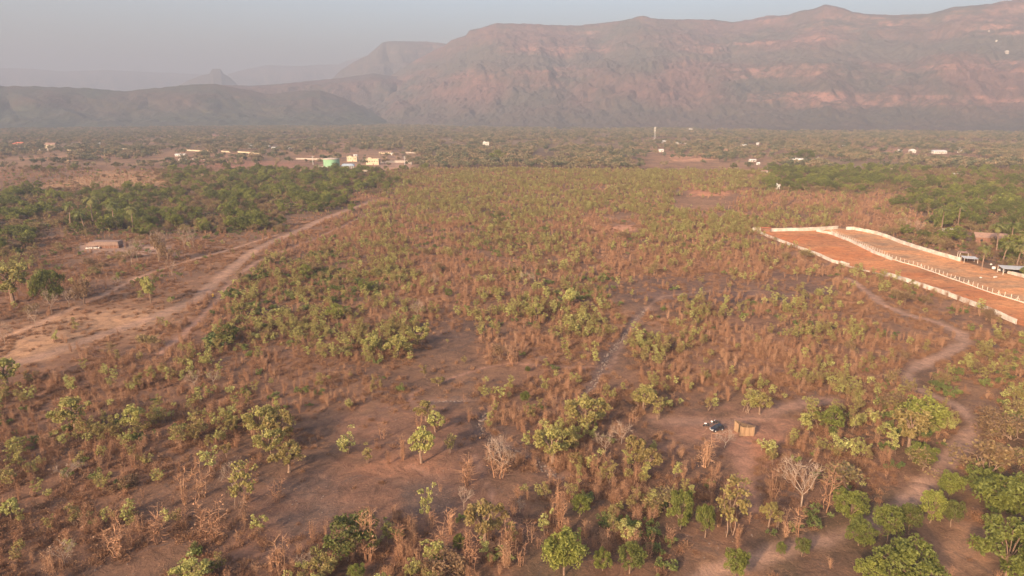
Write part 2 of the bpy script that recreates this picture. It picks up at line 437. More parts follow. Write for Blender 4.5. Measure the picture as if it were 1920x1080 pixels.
# tracks: name, label, half width (m), strength, colour, picture polyline
TR = [
 ('dirt_track', 'broad sandy dirt track climbing through dry grass on the left', 4.2, .9, (.32, .20, .137),
  [(-60, 705), (0, 690), (100, 660), (200, 625), (300, 590), (370, 560), (410, 522), (450, 490), (475, 470), (540, 440), (620, 405), (700, 376)]),
 ('dirt_track', 'narrower dirt track running beside the broad track on the left', 1.6, .85, (.34, .20, .14),
  [(300, 662), (345, 625), (395, 575), (430, 530), (482, 490), (580, 452), (690, 402)]),
 ('dirt_track', 'faint dirt line edging the bare-trunked trees on the left', 1.7, .9, (.38, .235, .155),
  [(-40, 650), (0, 634), (60, 612), (150, 572), (200, 550), (260, 520), (330, 496), (430, 468), (520, 440)]),
 ('dirt_path', 'winding bare dirt path through the trees on the right', 2.4, .9, (.32, .20, .14),
  [(1590, 522), (1622, 545), (1660, 573), (1700, 590), (1760, 604), (1800, 625), (1808, 642), (1780, 660), (1735, 680), (1702, 698), (1706, 722), (1758, 745), (1800, 765), (1826, 795), (1808, 830), (1770, 865), (1740, 900), (1700, 940), (1650, 982), (1560, 1010), (1440, 1040), (1350, 1063), (1310, 1090)]),
 ('dirt_path', 'wide dirt path passing behind the mat enclosure and the car', 3.2, .9, (.27, .16, .112),
  [(1225, 785), (1300, 790), (1360, 792), (1430, 782), (1470, 764), (1500, 755), (1560, 750)]),
 ('dirt_path', 'reddish dirt path running down below the mat enclosure', 2.2, .7, (.27, .15, .105),
  [(1392, 825), (1388, 850), (1392, 880), (1400, 920), (1412, 950)]),
 ('footpath', 'thin reddish footpath crossing the dark clearing', .6, .8, (.27, .155, .11),
  [(770, 872), (800, 890), (860, 918), (905, 950), (950, 975), (1000, 1000), (1040, 1022)]),
 ('footpath', 'thin pale footpath bending beside the two tall bare trees', .55, .8, (.25, .155, .12),
  [(888, 855), (905, 895), (920, 918), (925, 955)]),
 ('footpath', 'thin footpath curving above the bare clearing', .7, .8, (.29, .165, .115),
  [(800, 772), (768, 752), (772, 738), (830, 714), (905, 690), (960, 680), (1080, 690), (1150, 686)]),
 ('footpath', 'footpath leading up from the stream bed towards the red field', .8, .7, (.31, .19, .13),
  [(1150, 680), (1175, 620), (1195, 590), (1240, 556), (1330, 545), (1420, 545)]),
]
TRW = [(n, l, hw, st, col, W(p)) for n, l, hw, st, col, p in TR]
STREAM = [('stream_bed', 'dry grey stream bed winding down past the clearing', 1.1, [(915, 768), (897, 792), (903, 808), (935, 828), (975, 848), (1012, 870), (1045, 895)]),
          ('stream_bed', 'dry rocky stream bed running down through the brown scrub', 1.2, [(1212, 578), (1192, 600), (1172, 628), (1158, 645), (1140, 664), (1128, 690), (1112, 718), (1095, 745)]),
          ('stream_bed', 'pale stony gully along the top edge of the clearing', .6, [(795, 753), (830, 751), (878, 750)])]
STW = [(n, l, hw, W(p)) for n, l, hw, p in STREAM]
FIELD_IN = W([(1418, 434), (1445, 446), (1480, 460), (1535, 480), (1560, 492), (1600, 503), (1640, 512), (1675, 521), (1720, 536), (1760, 549), (1800, 563), (1850, 582), (1905, 607), (2000, 640), (2200, 700),
                (2200, 640), (1990, 590), (1920, 567), (1860, 550), (1790, 525), (1720, 500), (1672, 485), (1640, 472), (1600, 452), (1560, 437), (1530, 432), (1440, 433)])
FIELD_OUT = W([(1530, 432), (1560, 437), (1600, 452), (1640, 472), (1672, 485), (1720, 500), (1790, 525), (1860, 550), (1920, 567), (1990, 590), (2200, 640),
               (2200, 560), (1990, 535), (1920, 521), (1850, 503), (1800, 488), (1760, 477), (1720, 464), (1680, 448), (1640, 436), (1600, 430), (1572, 427)])
PATCH = [  # bare or burnt patches: polygon, colour, feather in metres
 ([(1290, 352), (1330, 348), (1372, 350), (1368, 366), (1300, 368)], (.42, .20, .12), 6),
 ([(1105, 426), (1180, 422), (1195, 434), (1110, 440)], (.37, .20, .13), 5),
 ([(1260, 293), (1335, 293), (1335, 301), (1270, 303)], (.46, .26, .17), 15),
 ([(1255, 780), (1480, 770), (1480, 830), (1420, 900), (1330, 830), (1250, 840)], (.225, .125, .09), 6),
 ([(1370, 815), (1470, 820), (1450, 850), (1375, 845)], (.29, .145, .095), 3),
 ([(640, 770), (860, 760), (960, 960), (900, 1060), (600, 1080), (380, 1060), (500, 900), (650, 870)], (.155, .088, .064), 8),
 ([(740, 905), (850, 900), (870, 960), (720, 975)], (.115, .08, .068), 8),
 ([(520, 900), (620, 890), (640, 970), (560, 1000)], (.118, .082, .070), 8),
 ([(620, 860), (800, 850), (830, 885), (660, 900)], (.215, .115, .078), 7),
 ([(1200, 540), (1400, 548), (1560, 545), (1560, 566), (1380, 566), (1200, 560)], (.13, .082, .07), 5),
 ([(1745, 588), (1810, 590), (1800, 606), (1750, 602)], (.10, .065, .052), 2),
 ([(1740, 980), (1920, 985), (1860, 1080), (1720, 1080)], (.255, .155, .105), 5),
 ([(0, 640), (120, 590), (340, 575), (330, 600), (150, 650), (0, 700)], (.31, .195, .125), 8),
 ([(140, 455), (330, 465), (330, 480), (140, 472)], (.30, .21, .17), 6),
 ([(200, 322), (600, 318), (620, 340), (330, 350), (60, 350)], (.30, .19, .105), 20),
 ([(380, 300), (560, 303), (560, 315), (330, 315)], (.27, .14, .10), 20),
 ([(600, 308), (780, 306), (770, 322), (640, 318)], (.32, .21, .16), 12),
 ([(1440, 270), (1600, 268), (1600, 274), (1450, 277)], (.30, .17, .12), 60),
 ([(1640, 279), (1740, 278), (1745, 283), (1640, 284)], (.33, .19, .13), 40),
 ([(1640, 262), (1700, 262), (1705, 266), (1640, 267)], (.36, .22, .16), 60),
 ([(60, 292), (240, 291), (300, 296), (80, 300)], (.27, .16, .11), 50),
 ([(1440, 318), (1560, 316), (1580, 326), (1430, 332)], (.26, .13, .09), 25),
 ([(1740, 236), (1920, 232), (2100, 232), (2100, 244), (1730, 244)], (.42, .25, .19), 60),
 ([(270, 252), (440, 251), (440, 256), (280, 257)], (.32, .18, .14), 60),
 ([(1540, 452), (1640, 480), (1750, 530), (1850, 560), (1880, 590), (1760, 545), (1600, 495)], (.36, .165, .085), 8),
]
PATW = [(W(p), np.array(c), f) for p, c, f in PATCH]

# ------------------------------------------------------------------ ground sheet
def axis(lo, hi, fine_lo, fine_hi, step, grow):
    a = list(np.arange(fine_lo, fine_hi, step)); s = step
    while a[-1] < hi: s *= grow; a.append(a[-1] + s)
    s = step; b = []
    p = fine_lo
    while p > lo: s *= grow; p -= s; b.append(p)
    return np.array(b[::-1] + a)
gx = axis(-16000, 16000, -170, 300, 1.15, 1.045)
gy = axis(-5500, 17500, 75, 470, 1.15, 1.035)
GX, GY = np.meshgrid(gx, gy)
X, Y = GX.ravel(), GY.ravel()
Z = H(X, Y)
col = soil(X, Y)
def blend(col, a, c): return col * (1 - a[:, None]) + np.asarray(c) * a[:, None]
wob = (fbm(X / 5, Y / 5, 77, 3) - .5)
for P, c, f in PATW:
    a = np.clip(.5 - (sdist(X, Y, P) + wob * 2.5 * f) / f, 0, 1)
    col = blend(col, a * .9, np.array(c) * (1.12, 1.06, .95))
sin_ = sdist(X, Y, FIELD_IN); sout = sdist(X, Y, FIELD_OUT)
fn = fbm(X / 22, Y / 9, 90, 4)[:, None]; fn2 = np.clip((fn - .35) * 3.0, 0, 1)
cin = np.array((.43, .145, .048)) * (1 - fn2) + np.array((.43, .19, .08)) * fn2
cin = cin * (1 - np.clip((X[:, None] - 150) / 200, 0, .35)) + np.array((.38, .19, .09)) * np.clip((X[:, None] - 150) / 200, 0, .35)
cou = np.array((.52, .25, .11)) * (1 - fn2) + np.array((.34, .205, .115)) * fn2
a = np.clip(.5 - sin_ / 1.6, 0, 1)[:, None]; col = col * (1 - a) + cin * a
a = np.clip(.5 - sout / 1.6, 0, 1)[:, None]; col = col * (1 - a) + cou * a
pmask = np.zeros(len(X), int)                                        # which sheet a face belongs to
zdig = np.zeros(len(X))
for k, (n, l, hw, st, c, P) in enumerate(TRW):
    d = seg_dist(X, Y, P) + wob * 1.6 * min(hw, 2.0)
    sel = d < hw + 2
    a = np.clip((hw + .5 - d) / (1.0 + hw * .5), 0, 1) * st
    col = blend(col, a, c); pmask[d < hw] = 10 + k
    zdig -= np.clip((hw + .5 - d) / 1.5, 0, 1) * .12
for k, (n, l, hw, P) in enumerate(STW):
    d = seg_dist(X, Y, P) + wob * 1.8
    a = np.clip((hw + .2 - d) / 1.2, 0, 1) * .55
    col = blend(col, a, (.16, .112, .09)); pmask[d < hw] = 40 + k
    a = np.clip((hw + 3.0 - d) / 3.0, 0, 1) * .5
    col = blend(col, a, (.13, .09, .078))
    zdig -= np.clip((hw + 1.2 - d) / 1.8, 0, 1) * .55
pmask[(sin_ < 0)] = 1; pmask[(sout < 0)] = 2
bare = (sin_ < 2) | (sout < 2)
Z = Z + zdig
ny, nx = GX.shape
idx = np.arange(nx * ny).reshape(ny, nx)
Q = np.stack([idx[:-1, :-1].ravel(), idx[:-1, 1:].ravel(), idx[1:, 1:].ravel(), idx[1:, :-1].ravel()], 1)
fm = pmask[Q[:, 0]]
def sheet(name, sel, label=None):
    q = Q[sel]
    used, inv = np.unique(q, return_inverse=True)
    me = mesh_np(name, np.stack([X[used], Y[used], Z[used]], 1), inv.reshape(q.shape), [M['soil']], smooth=True)
    at_ = me.color_attributes.new('soil', 'FLOAT_COLOR', 'POINT')
    rgba = np.ones((len(used), 4), np.float32); rgba[:, :3] = col[used]
    at_.data.foreach_set('color', rgba.ravel())
    o = put(name, me); o['kind'] = 'structure'
    if label: o['label'] = label
    return o
sheet('ground', fm == 0)
sheet('dirt_field', fm == 1, 'bare orange earth plot inside the white boundary wall')
sheet('dirt_field', fm == 2, 'bare tan and orange strip between post fence and curved white wall')
for k, t in enumerate(TRW): sheet(t[0], fm == 10 + k, t[1])
for k, t in enumerate(STW): sheet(t[0], fm == 40 + k, t[1])

# ------------------------------------------------------------------ hills and mountains
def hill(name, label, sky_pts, Rc, Rb, mat, prof, zb=-5, nt_=90, ncol=420, rough=60, gully=220, seed=0, tops=6, du=None):
    us = [p[0] for p in sky_pts]; vs = [p[1] for p in sky_pts]
    uu = np.linspace(us[0], us[-1], ncol); vv = np.interp(uu, us, vs)
    th, cz, Rcc = [], [], []
    x = (uu - 960) / F_PX; y = (540 - vv) / F_PX
    hx, hy, hz = x, CP + y * SP, -SP + y * CP
    hl = np.hypot(hx, hy); th = np.arctan2(hx, hy)
    Rcv = Rc(uu) if callable(Rc) else np.full(ncol, float(Rc))
    Rbv = Rb(uu) if callable(Rb) else np.full(ncol, float(Rb))
    ztop = CAM_H + hz / hl * Rcv
    tb = np.linspace(1.0, 1.9, 14)[1:]
    t = np.concatenate([np.linspace(0, 1, nt_), tb])
    T = t[:, None]; A = th[None, :]
    arc = A * Rcv[None, :]
    # spurs and gullies: the slope comes forward and back along the range
    n1 = fbm(arc / 520 + 7, T * 0.9 + seed, 11 + seed, 5) - .5 + 1.2 * (fbm(arc / 1500 + 2, T * .4 + seed, 15 + seed, 2) - .5)
    n2 = np.abs(fbm(arc / 380 + T * .8, T * 1.6 + 3, 23 + seed, 5) - .5) * 2
    Tin = np.clip(T, 0, 1)
    env = np.sin(np.clip(Tin, 0, 1) * PI) ** .7
    rr = Rbv[None, :] + (Rcv - Rbv)[None, :] * T + (n1 * gully * 2.2 - (n2 - .3) * gully) * env
    jp = ((fbm(arc / 900, T * 0 + 1, 31 + seed, 3) - .5) * .26 + (fbm(arc / 260, T * 3, 37 + seed, 3) - .5) * .07) * env
    px_, pz_ = [p[0] for p in prof], [p[1] for p in prof]
    zf = np.interp(np.clip(Tin + jp, 0, 1), px_, pz_)
    zz = zb + (ztop[None, :] - zb) * zf
    zz = zz + (fbm(arc / 130, rr / 130, 51 + seed, 5) - .5) * rough * env + (fbm(arc / 40, rr / 40, 53 + seed, 3) - .5) * rough * .3 * env
    zz = zz + tops * (fbm(arc / 35, T * 0, 71 + seed, 3) - .45) * (Tin > .985)
    back = np.clip((T - 1) / .9, 0, 1)
    zz = np.where(T > 1, zz * (1 - back) + zb * back - 0 * T, zz)
    VX = rr * np.sin(A); VY = rr * np.cos(A)
    # ends fall to the ground
    V = np.stack([VX.ravel(), VY.ravel(), zz.ravel()], 1)
    n, mcol = zz.shape
    id_ = np.arange(n * mcol).reshape(n, mcol)
    q = np.stack([id_[:-1, :-1].ravel(), id_[:-1, 1:].ravel(), id_[1:, 1:].ravel(), id_[1:, :-1].ravel()], 1)
    me = mesh_np(name, V, q, [mat], smooth=False)
    o = put(name, me); tag(o, label, kind='structure'); return o

main_sky = [(520, 206), (600, 186), (660, 168), (720, 150), (770, 118), (810, 96), (835, 86), (845, 76), (860, 71), (875, 66), (880, 58), (905, 52), (930, 45), (1010, 47), (1090, 48), (1130, 43), (1180, 38), (1205, 33),
            (1235, 38), (1300, 37), (1340, 37), (1375, 42), (1410, 36), (1440, 30), (1480, 28), (1500, 20), (1525, 18), (1545, 9), (1570, 12), (1600, 22), (1620, 26), (1680, 29),
            (1740, 27), (1790, 14), (1860, 7), (1890, 1), (1930, -4), (2100, -20), (2400, 10), (2700, 60)]
def Rc_main(u): return 5200 - 450 * np.clip((u - 1400) / 300, 0, 1) + 700 * np.clip((900 - u) / 300, 0, 1)
def Rb_main(u): return 2850 + 900 * np.clip((1000 - u) / 500, 0, 1) - 250 * np.exp(-((u - 1560) / 170) ** 2)
hill('mountain', 'long flat-topped mountain with pink rock bands', main_sky, Rc_main, Rb_main, M['hill_main'],
     [(0, 0), (.10, .03), (.22, .10), (.32, .19), (.36, .25), (.42, .31), (.46, .38), (.51, .43), (.60, .50), (.68, .56), (.73, .65), (.79, .71), (.84, .80), (.90, .86), (.94, .955), (1, 1)],
     nt_=190, ncol=900, rough=85, gully=120, seed=1, tops=10)
hill('hill', 'dark stepped mesa behind the left end of the mountain', [(560, 175), (620, 150), (640, 131), (665, 115), (690, 103), (705, 90), (718, 79), (735, 77), (800, 78), (822, 80), (850, 84), (900, 90), (1000, 120)],
     6800, 5600, M['hill_far'], [(0, 0), (.5, .35), (.7, .6), (.85, .72), (.95, .97), (1, 1)], rough=60, gully=180, seed=2, nt_=60, ncol=200, tops=4)
hill('hill', 'low reddish shoulder rising towards the mesa', [(180, 200), (270, 172), (330, 163), (380, 158), (470, 161), (520, 158), (580, 152), (640, 146), (700, 138), (800, 150), (900, 190)],
     5300, 4300, M['hill_main'], [(0, 0), (.4, .45), (.6, .85), (1, 1)], rough=40, gully=150, seed=3, nt_=60, ncol=220)
hill('hill', 'low wooded brown hills along the left horizon', [(-900, 150), (-300, 150), (0, 161), (100, 163), (150, 165), (190, 168), (240, 171), (310, 163), (345, 160), (400, 157), (440, 164), (500, 177), (560, 170), (600, 169), (640, 182), (690, 205), (740, 222)],
     4200, 3300, M['hill_low'], [(0, 0), (.3, .16), (.6, .42), (.8, .75), (1, 1)], rough=34, gully=170, seed=4, nt_=80, ncol=420, tops=9)
hill('hill', 'small rock-topped peak standing alone in the haze', [(320, 170), (350, 152), (375, 142), (393, 138), (398, 129), (413, 129), (419, 138), (432, 146), (447, 160), (460, 172)],
     8200, 7600, M['hill_far'], [(0, 0), (.5, .35), (.8, .7), (1, 1)], rough=20, gully=60, seed=5, nt_=40, ncol=120, tops=2)
hill('hill', 'pale blue ridge on the far left skyline', [(-1200, 140), (-400, 128), (0, 127), (60, 129), (120, 134), (200, 131), (280, 135), (350, 138), (430, 142), (520, 160)],
     13000, 11500, M['hill_far'], [(0, 0), (.6, .6), (.85, .9), (1, 1)], rough=60, gully=200, seed=6, nt_=40, ncol=300, tops=8)
hill('hill', 'pale blue ridge between the small peak and the mesa', [(400, 160), (430, 138), (460, 130), (500, 122), (560, 124), (600, 121), (635, 121), (650, 114), (672, 108), (700, 108), (760, 120)],
     11500, 10500, M['hill_far'], [(0, 0), (.6, .6), (.85, .9), (1, 1)], rough=50, gully=160, seed=7, nt_=40, ncol=160, tops=8)

# ------------------------------------------------------------------ the air
hz = MB(); hz.box((0, 5700, 460), (30000, 21400, 960))
hm = bpy.data.materials.new('haze_air'); hm.use_nodes = True
nt = hm.node_tree; nt.nodes.clear()
pv = N(nt, 'ShaderNodeVolumePrincipled'); pv.inputs['Color'].default_value = (*HAZE_COL, 1)
pv.inputs['Density'].default_value = HAZE; pv.inputs['Anisotropy'].default_value = 0.0
mo = N(nt, 'ShaderNodeOutputMaterial'); nt.links.new(pv.outputs[0], mo.inputs['Volume'])
ho = hz.build('haze', hm); ho['kind'] = 'stuff'; ho['label'] = 'thin pale haze hanging over the whole plain'
# ------------------------------------------------------------------ plant shapes
class Geo:
    def __init__(s): s.V, s.F, s.R, s.n = [], [], [], 0
    def quads(s, V4, rnd):                                            # V4 (k,4,3)
        k = len(V4)
        s.V.append(V4.reshape(-1, 3)); s.F.append(np.arange(4 * k).reshape(k, 4) + s.n); s.R.append(np.asarray(rnd)); s.n += 4 * k
    def data(s, name, mats, mi=None):
        return mesh_np(name, np.concatenate(s.V), np.concatenate(s.F), mats, mi, np.concatenate(s.R))
    def count(s): return sum(len(f) for f in s.F)
def unit(a): return a / (np.linalg.norm(a, axis=-1, keepdims=True) + 1e-9)
def leaves(g, rng, C, size, up=0.5, rnd=None, asp=0.62):
    """a leaf-shaped quad at every centre in C"""
    k = len(C)
    nrm = unit(rng.normal(size=(k, 3)) + np.array([0, 0, up]))
    t = unit(np.cross(nrm, rng.normal(size=(k, 3)))); b_ = np.cross(nrm, t)
    sz = (size * rng.uniform(.6, 1.3, k))[:, None]
    V4 = np.stack([C - t * sz, C - b_ * sz * asp + nrm * sz * .12, C + t * sz, C + b_ * sz * asp + nrm * sz * .12], 1)
    g.quads(V4, rng.uniform(0, 1, k) if rnd is None else rnd)
def limb(g, P, r, sides=4, rnd=.5):
    """tapered tube along points P with radii r"""
    P = np.asarray(P, float); n = len(P)
    d = np.zeros_like(P); d[:-1] = P[1:] - P[:-1]; d[-1] = d[-2]; d = unit(d)
    ref = np.where(np.abs(d[:, 2:3]) > .9, np.array([[1., 0, 0]]), np.array([[0, 0, 1.]]))
    u = unit(np.cross(d, ref)); w = np.cross(d, u)
    a = np.arange(sides) * 2 * PI / sides
    ring = P[:, None, :] + (u[:, None, :] * np.cos(a)[None, :, None] + w[:, None, :] * np.sin(a)[None, :, None]) * np.asarray(r)[:, None, None]
    q = []
    for i in range(n - 1):
        for j in range(sides):
            k = (j + 1) % sides
            q.append([ring[i, j], ring[i, k], ring[i + 1, k], ring[i + 1, j]])
    g.quads(np.array(q), np.full(len(q), rnd))
def stemline(rng, base, tip, n=5, wob=.12):
    base, tip = np.array(base, float), np.array(tip, float)
    t = np.linspace(0, 1, n)[:, None]
    P = base + (tip - base) * t; L = np.linalg.norm(tip - base)
    P[1:-1] += rng.normal(size=(n - 2, 3)) * wob * L * .5
    return P
def twigs(g, rng, A, D, L, w, curl=.3):
    """thin forked ribbons starting at A along D"""
    k = len(A)
    D = unit(D); side = unit(np.cross(D, rng.normal(size=(k, 3)))) * w / 2
    L = (L * rng.uniform(.5, 1.3, k))[:, None]
    mid = A + D * L * .5
    D2 = unit(D + rng.normal(size=(k, 3)) * curl); end = mid + D2 * L * .5
    r = rng.uniform(0, 1, k)
    g.quads(np.stack([A - side, A + side, mid + side * .8, mid - side * .8], 1), r)
    g.quads(np.stack([mid - side * .8, mid + side * .8, end + side * .25, end - side * .25], 1), r)
    return mid, end, D2

def branching(g, rng, P0, D0, L, r, depth, ends, spread=.6, upb=.25, side=5, w=None):
    """recursive bare limbs; returns tips in ends"""
    P0 = np.array(P0, float); D0 = unit(np.array(D0, float))
    P1 = P0 + D0 * L * .5 + rng.normal(size=3) * L * .05; P2 = P0 + D0 * L + rng.normal(size=3) * L * .08
    limb(g, [P0, P1, P2], [r, r * .82, r * .66], side if depth > 1 else 3, rng.uniform(.3, .7))
    if depth == 0: ends.append((P2, D0)); return
    n = rng.integers(2, 4)
    for k in range(n):
        d = unit(D0 + rng.normal(size=3) * spread + np.array([0, 0, upb]))
        branching(g, rng, P2 if k < 2 else P1, d, L * rng.uniform(.62, .85), r * .6, depth - 1, ends, spread, upb, side)

def leafy_young(seed, style=0):
    """young teak-like tree: thin bare stems, leaf clumps in the upper half; about 5 m"""
    rng = np.random.default_rng(seed); gt, gc = Geo(), Geo()
    ns = [3, 5, 2, 4][seed % 4]; tips = []
    for k in range(ns):
        a = rng.uniform(0, 2 * PI); q = rng.uniform(.5, 1.5) if k else rng.uniform(0, .4)
        top = np.array([q * math.cos(a), q * math.sin(a), rng.uniform(3.4, 4.9)])
        P = stemline(rng, (rng.normal() * .25, rng.normal() * .25, -.3), top, 6, .05)
        limb(gt, P, np.linspace(.07, .025, 6), 4)
        for f in np.linspace(.42, 1.0, [5, 4, 6, 4][seed % 4]):
            i = f * 5; j = min(int(i), 4); c0 = P[j] + (P[j + 1] - P[j]) * (i - j)
            b_ = rng.uniform(0, 2 * PI); l = rng.uniform(.35, 1.1) * (1.25 - f * .6)
            c1 = c0 + np.array([math.cos(b_) * l, math.sin(b_) * l, rng.uniform(.15, .7)])
            limb(gt, [c0, (c0 + c1) / 2, c1], [.03, .022, .015], 3); tips.append(c1)
    for c in tips:
        k = rng.integers(26, 44); rad = rng.uniform(.4, .75)
        C = c + unit(rng.normal(size=(k, 3))) * rad * rng.uniform(.35, 1, (k, 1)) * np.array([1, 1, .6])
        leaves(gc, rng, C, .175, 1.2, np.clip(rng.normal(.5, .25, k), 0, 1))
    return gt, gc
def round_tree(seed, h=8.0, r=4.0, n=34, per=64, leaf=.28, flat=.8, trunk=True):
    """broad leafy crown of many clumps on a forked trunk"""
    rng = np.random.default_rng(seed); gt, gc = Geo(), Geo()
    cz = h - r * flat
    cl = []
    for k in range(n):
        d = unit(rng.normal(size=3)); d[2] = d[2] * .9 + .12
        q = rng.uniform(.45, 1.0) ** .6
        wob = 1 + .22 * math.sin(3 * math.atan2(d[1], d[0]) + seed)
        cl.append(np.array([d[0] * r * q * wob, d[1] * r * q * wob, cz + d[2] * r * flat * q]))
    ends = []
    th = max(.8, cz - r * flat * .55)
    limb(gt, stemline(rng, (0, 0, -.4), (rng.normal() * .3, rng.normal() * .3, th), 4, .05), [.30, .26, .22, .2], 6)
    for c in cl[::2]:
        mid = np.array([c[0] * .45, c[1] * .45, (th + c[2]) / 2 + .3])
        limb(gt, [np.array([0, 0, th - .3]), mid, c], [.15, .09, .04], 4)
    for c in cl:
        rad = rng.uniform(.75, 1.45) * r / 4.0; k = int(per * rng.uniform(.6, 1.3)); tint = rng.uniform(0, .45)
        D = unit(rng.normal(size=(k, 3)) + np.array([0, 0, .35])); 
        C = c + D * rad * rng.uniform(.55, 1.05, (k, 1)) * np.array([1, 1, .75])
        leaves(gc, rng, C, leaf, .9, np.clip(tint + rng.uniform(0, .55, k), 0, 1))
    return gt, gc
def olive_tree(seed, h=7.0):
    """spreading half-dry tree: forked limbs and thin brownish foliage"""
    rng = np.random.default_rng(seed); gt, gc = Geo(), Geo(); ends = []
    for k in range(rng.integers(2, 4)):
        branching(gt, rng, (0, 0, -.3), (rng.normal() * .45, rng.normal() * .45, 1), h * .27, .13, 3, ends, .62, .18)
    sc = h / max(e[0][2] for e in ends)
    for e, d in ends:
        k = rng.integers(12, 24)
        C = e + rng.normal(size=(k, 3)) * np.array([.62, .62, .36])
        leaves(gc, rng, C, .24, 1.0)
        twigs(gt, rng, np.repeat(e[None], 5, 0), rng.normal(size=(5, 3)) + d, .9, .035)
    return gt, gc
def bare_clump(seed, h=4.2, n=None):
    """upright leafless stems with short side twigs and a few dead leaves"""
    rng = np.random.default_rng(seed); gt, gc = Geo(), Geo()
    leafy = [10, 70, 20, 120, 0, 60][seed % 6]
    n = n or [5, 8, 4, 7, 3, 9][seed % 6]; spread = rng.uniform(.55, 1.2)
    for k in range(n):
        a = rng.uniform(0, 2 * PI); q = rng.uniform(.1, spread)
        b0 = np.array([math.cos(a) * q * .45, math.sin(a) * q * .45, -.2]); hh = h * rng.uniform(.6, 1.1)
        tip = b0 + np.array([math.cos(a) * q * .7, math.sin(a) * q * .7, hh])
        P = stemline(rng, b0, tip, 6, .035)
        limb(gt, P, np.linspace(.045, .014, 6), 3, rng.uniform(.3, .9))
        m_ = 22; f = rng.uniform(.15, 1, m_) * 4.99; j = f.astype(int); A = P[j] + (P[j + 1] - P[j]) * (f - j)[:, None]
        D = rng.normal(size=(m_, 3)) * np.array([1, 1, .35]) + np.array([0, 0, .8])
        mid, end, D2 = twigs(gc, rng, A, D, .8, .045)
        twigs(gc, rng, mid, D2 + rng.normal(size=(m_, 3)) * .7, .45, .034)
        if leafy:
            L = end[rng.integers(0, m_, max(1, leafy // n))]
            leaves(gc, rng, L + rng.normal(size=L.shape) * .22, .095, .3)
    return gt, gc
def bare_spread(seed, h=5.0):
    """pale leafless tree with a single trunk and wide forking limbs"""
    rng = np.random.default_rng(seed); gt, gc = Geo(), Geo(); ends = []
    P = stemline(rng, (0, 0, -.3), (rng.normal() * .1, rng.normal() * .1, h * .33), 4, .04)
    limb(gt, P, [.11, .09, .08, .07], 6)
    for k in range(5):
        a = k * 2 * PI / 5 + rng.normal() * .3
        branching(gc, rng, P[-1] - (0, 0, rng.uniform(0, h * .1)), (math.cos(a) * .8, math.sin(a) * .8, rng.uniform(.5, 1.2)), h * .24, .05, 3, ends, .5, .2, 4)
    for e, d in ends: twigs(gc, rng, np.repeat(e[None], 4, 0), rng.normal(size=(4, 3)) * .6 + d, .8, .035)
    return gt, gc
def bush(seed, r=1.5):
    rng = np.random.default_rng(seed); gt, gc = Geo(), Geo()
    for k in range(9):
        d = rng.normal(size=3) * np.array([.55, .55, .2]) * r; c = np.array([d[0], d[1], abs(d[2]) + r * rng.uniform(.3, .95)])
        limb(gt, stemline(rng, (d[0] * .15, d[1] * .15, -.2), c, 4, .06), [.04, .03, .024, .015], 3)
        m_ = rng.integers(26, 46)
        C = c + unit(rng.normal(size=(m_, 3))) * rng.uniform(.3, .75, (m_, 1)) * r * .55 * np.array([1, 1, .8])
        leaves(gc, rng, C, .20, .8)
    return gt, gc
def brush(seed):
    """knee to waist high tangle of dead twigs and grass"""
    rng = np.random.default_rng(seed); g = Geo(); k = 54
    a = rng.uniform(0, 2 * PI, k); q = rng.uniform(0, .8, k)
    A = np.stack([np.cos(a) * q, np.sin(a) * q, np.full(k, -.05)], 1)
    D = rng.normal(size=(k, 3)) * np.array([.55, .55, .2]) + np.array([0, 0, .9])
    mid, end, D2 = twigs(g, rng, A, D, rng.uniform(.7, 1.3), .05, .5)
    twigs(g, rng, mid, D2 + rng.normal(size=(k, 3)) * .8, .55, .035)
    leaves(g, rng, end[:30] + rng.normal(size=(30, 3)) * .15, .11, .3)
    return g
def palm(seed, h=8.0):
    rng = np.random.default_rng(seed); gt, gc = Geo(), Geo()
    lean = rng.normal(size=2) * .6
    P = np.array([[lean[0] * t * t, lean[1] * t * t, h * t - .3 * (t == 0)] for t in np.linspace(0, 1, 7)])
    limb(gt, P, np.linspace(.24, .14, 7), 7)
    top = P[-1]
    for k in range(17):
        a = 2 * PI * k / 17 + rng.normal() * .15; el = rng.uniform(-.2, 1.15); L = rng.uniform(2.6, 3.6)
        pts = []; p = top.copy(); e = el
        for j in range(9):
            pts.append(p.copy()); p = p + np.array([math.cos(a) * math.cos(e), math.sin(a) * math.cos(e), math.sin(e)]) * L / 8; e -= .24
        pts = np.array(pts); side = np.array([-math.sin(a), math.cos(a), 0])
        q, rn = [], []
        for j in range(8):
            w = .62 * math.sin(PI * min(1, (j + 1.2) / 9.2)) ; t = pts[j]; t2 = pts[j] + (pts[j + 1] - pts[j]) * .62; dwn = np.array([0, 0, -.35 * w])
            fw = (pts[j + 1] - pts[j]) * .9
            for s_ in (1, -1):
                q.append([t, t2, t2 + side * s_ * w + dwn + fw, t + side * s_ * w + dwn + fw]); rn.append(rng.uniform())
        gc.quads(np.array(q), rn)
    return gt, gc
def far_tree(seed, sparse=False):
    rng = np.random.default_rng(seed); gt, gc = Geo(), Geo(); h = 7.5; r = 4.6
    limb(gt, [(0, 0, -.5), (.1, 0, 2), (.2, .1, 4)], [.3, .25, .2], 4)
    for k in range(9):
        d = unit(rng.normal(size=3)); q = rng.uniform(.35, .9); c = np.array([d[0] * r * q, d[1] * r * q, h * .55 + d[2] * 2.2 * q])
        m_ = 14 if sparse else 24
        C = c + unit(rng.normal(size=(m_, 3)) + np.array([0, 0, .3])) * rng.uniform(.9, 1.7, (m_, 1)) * np.array([1, 1, .7])
        leaves(gc, rng, C, .7, 1.0, np.clip(rng.uniform(0, .5) + rng.uniform(0, .5, m_), 0, 1))
    return gt, gc

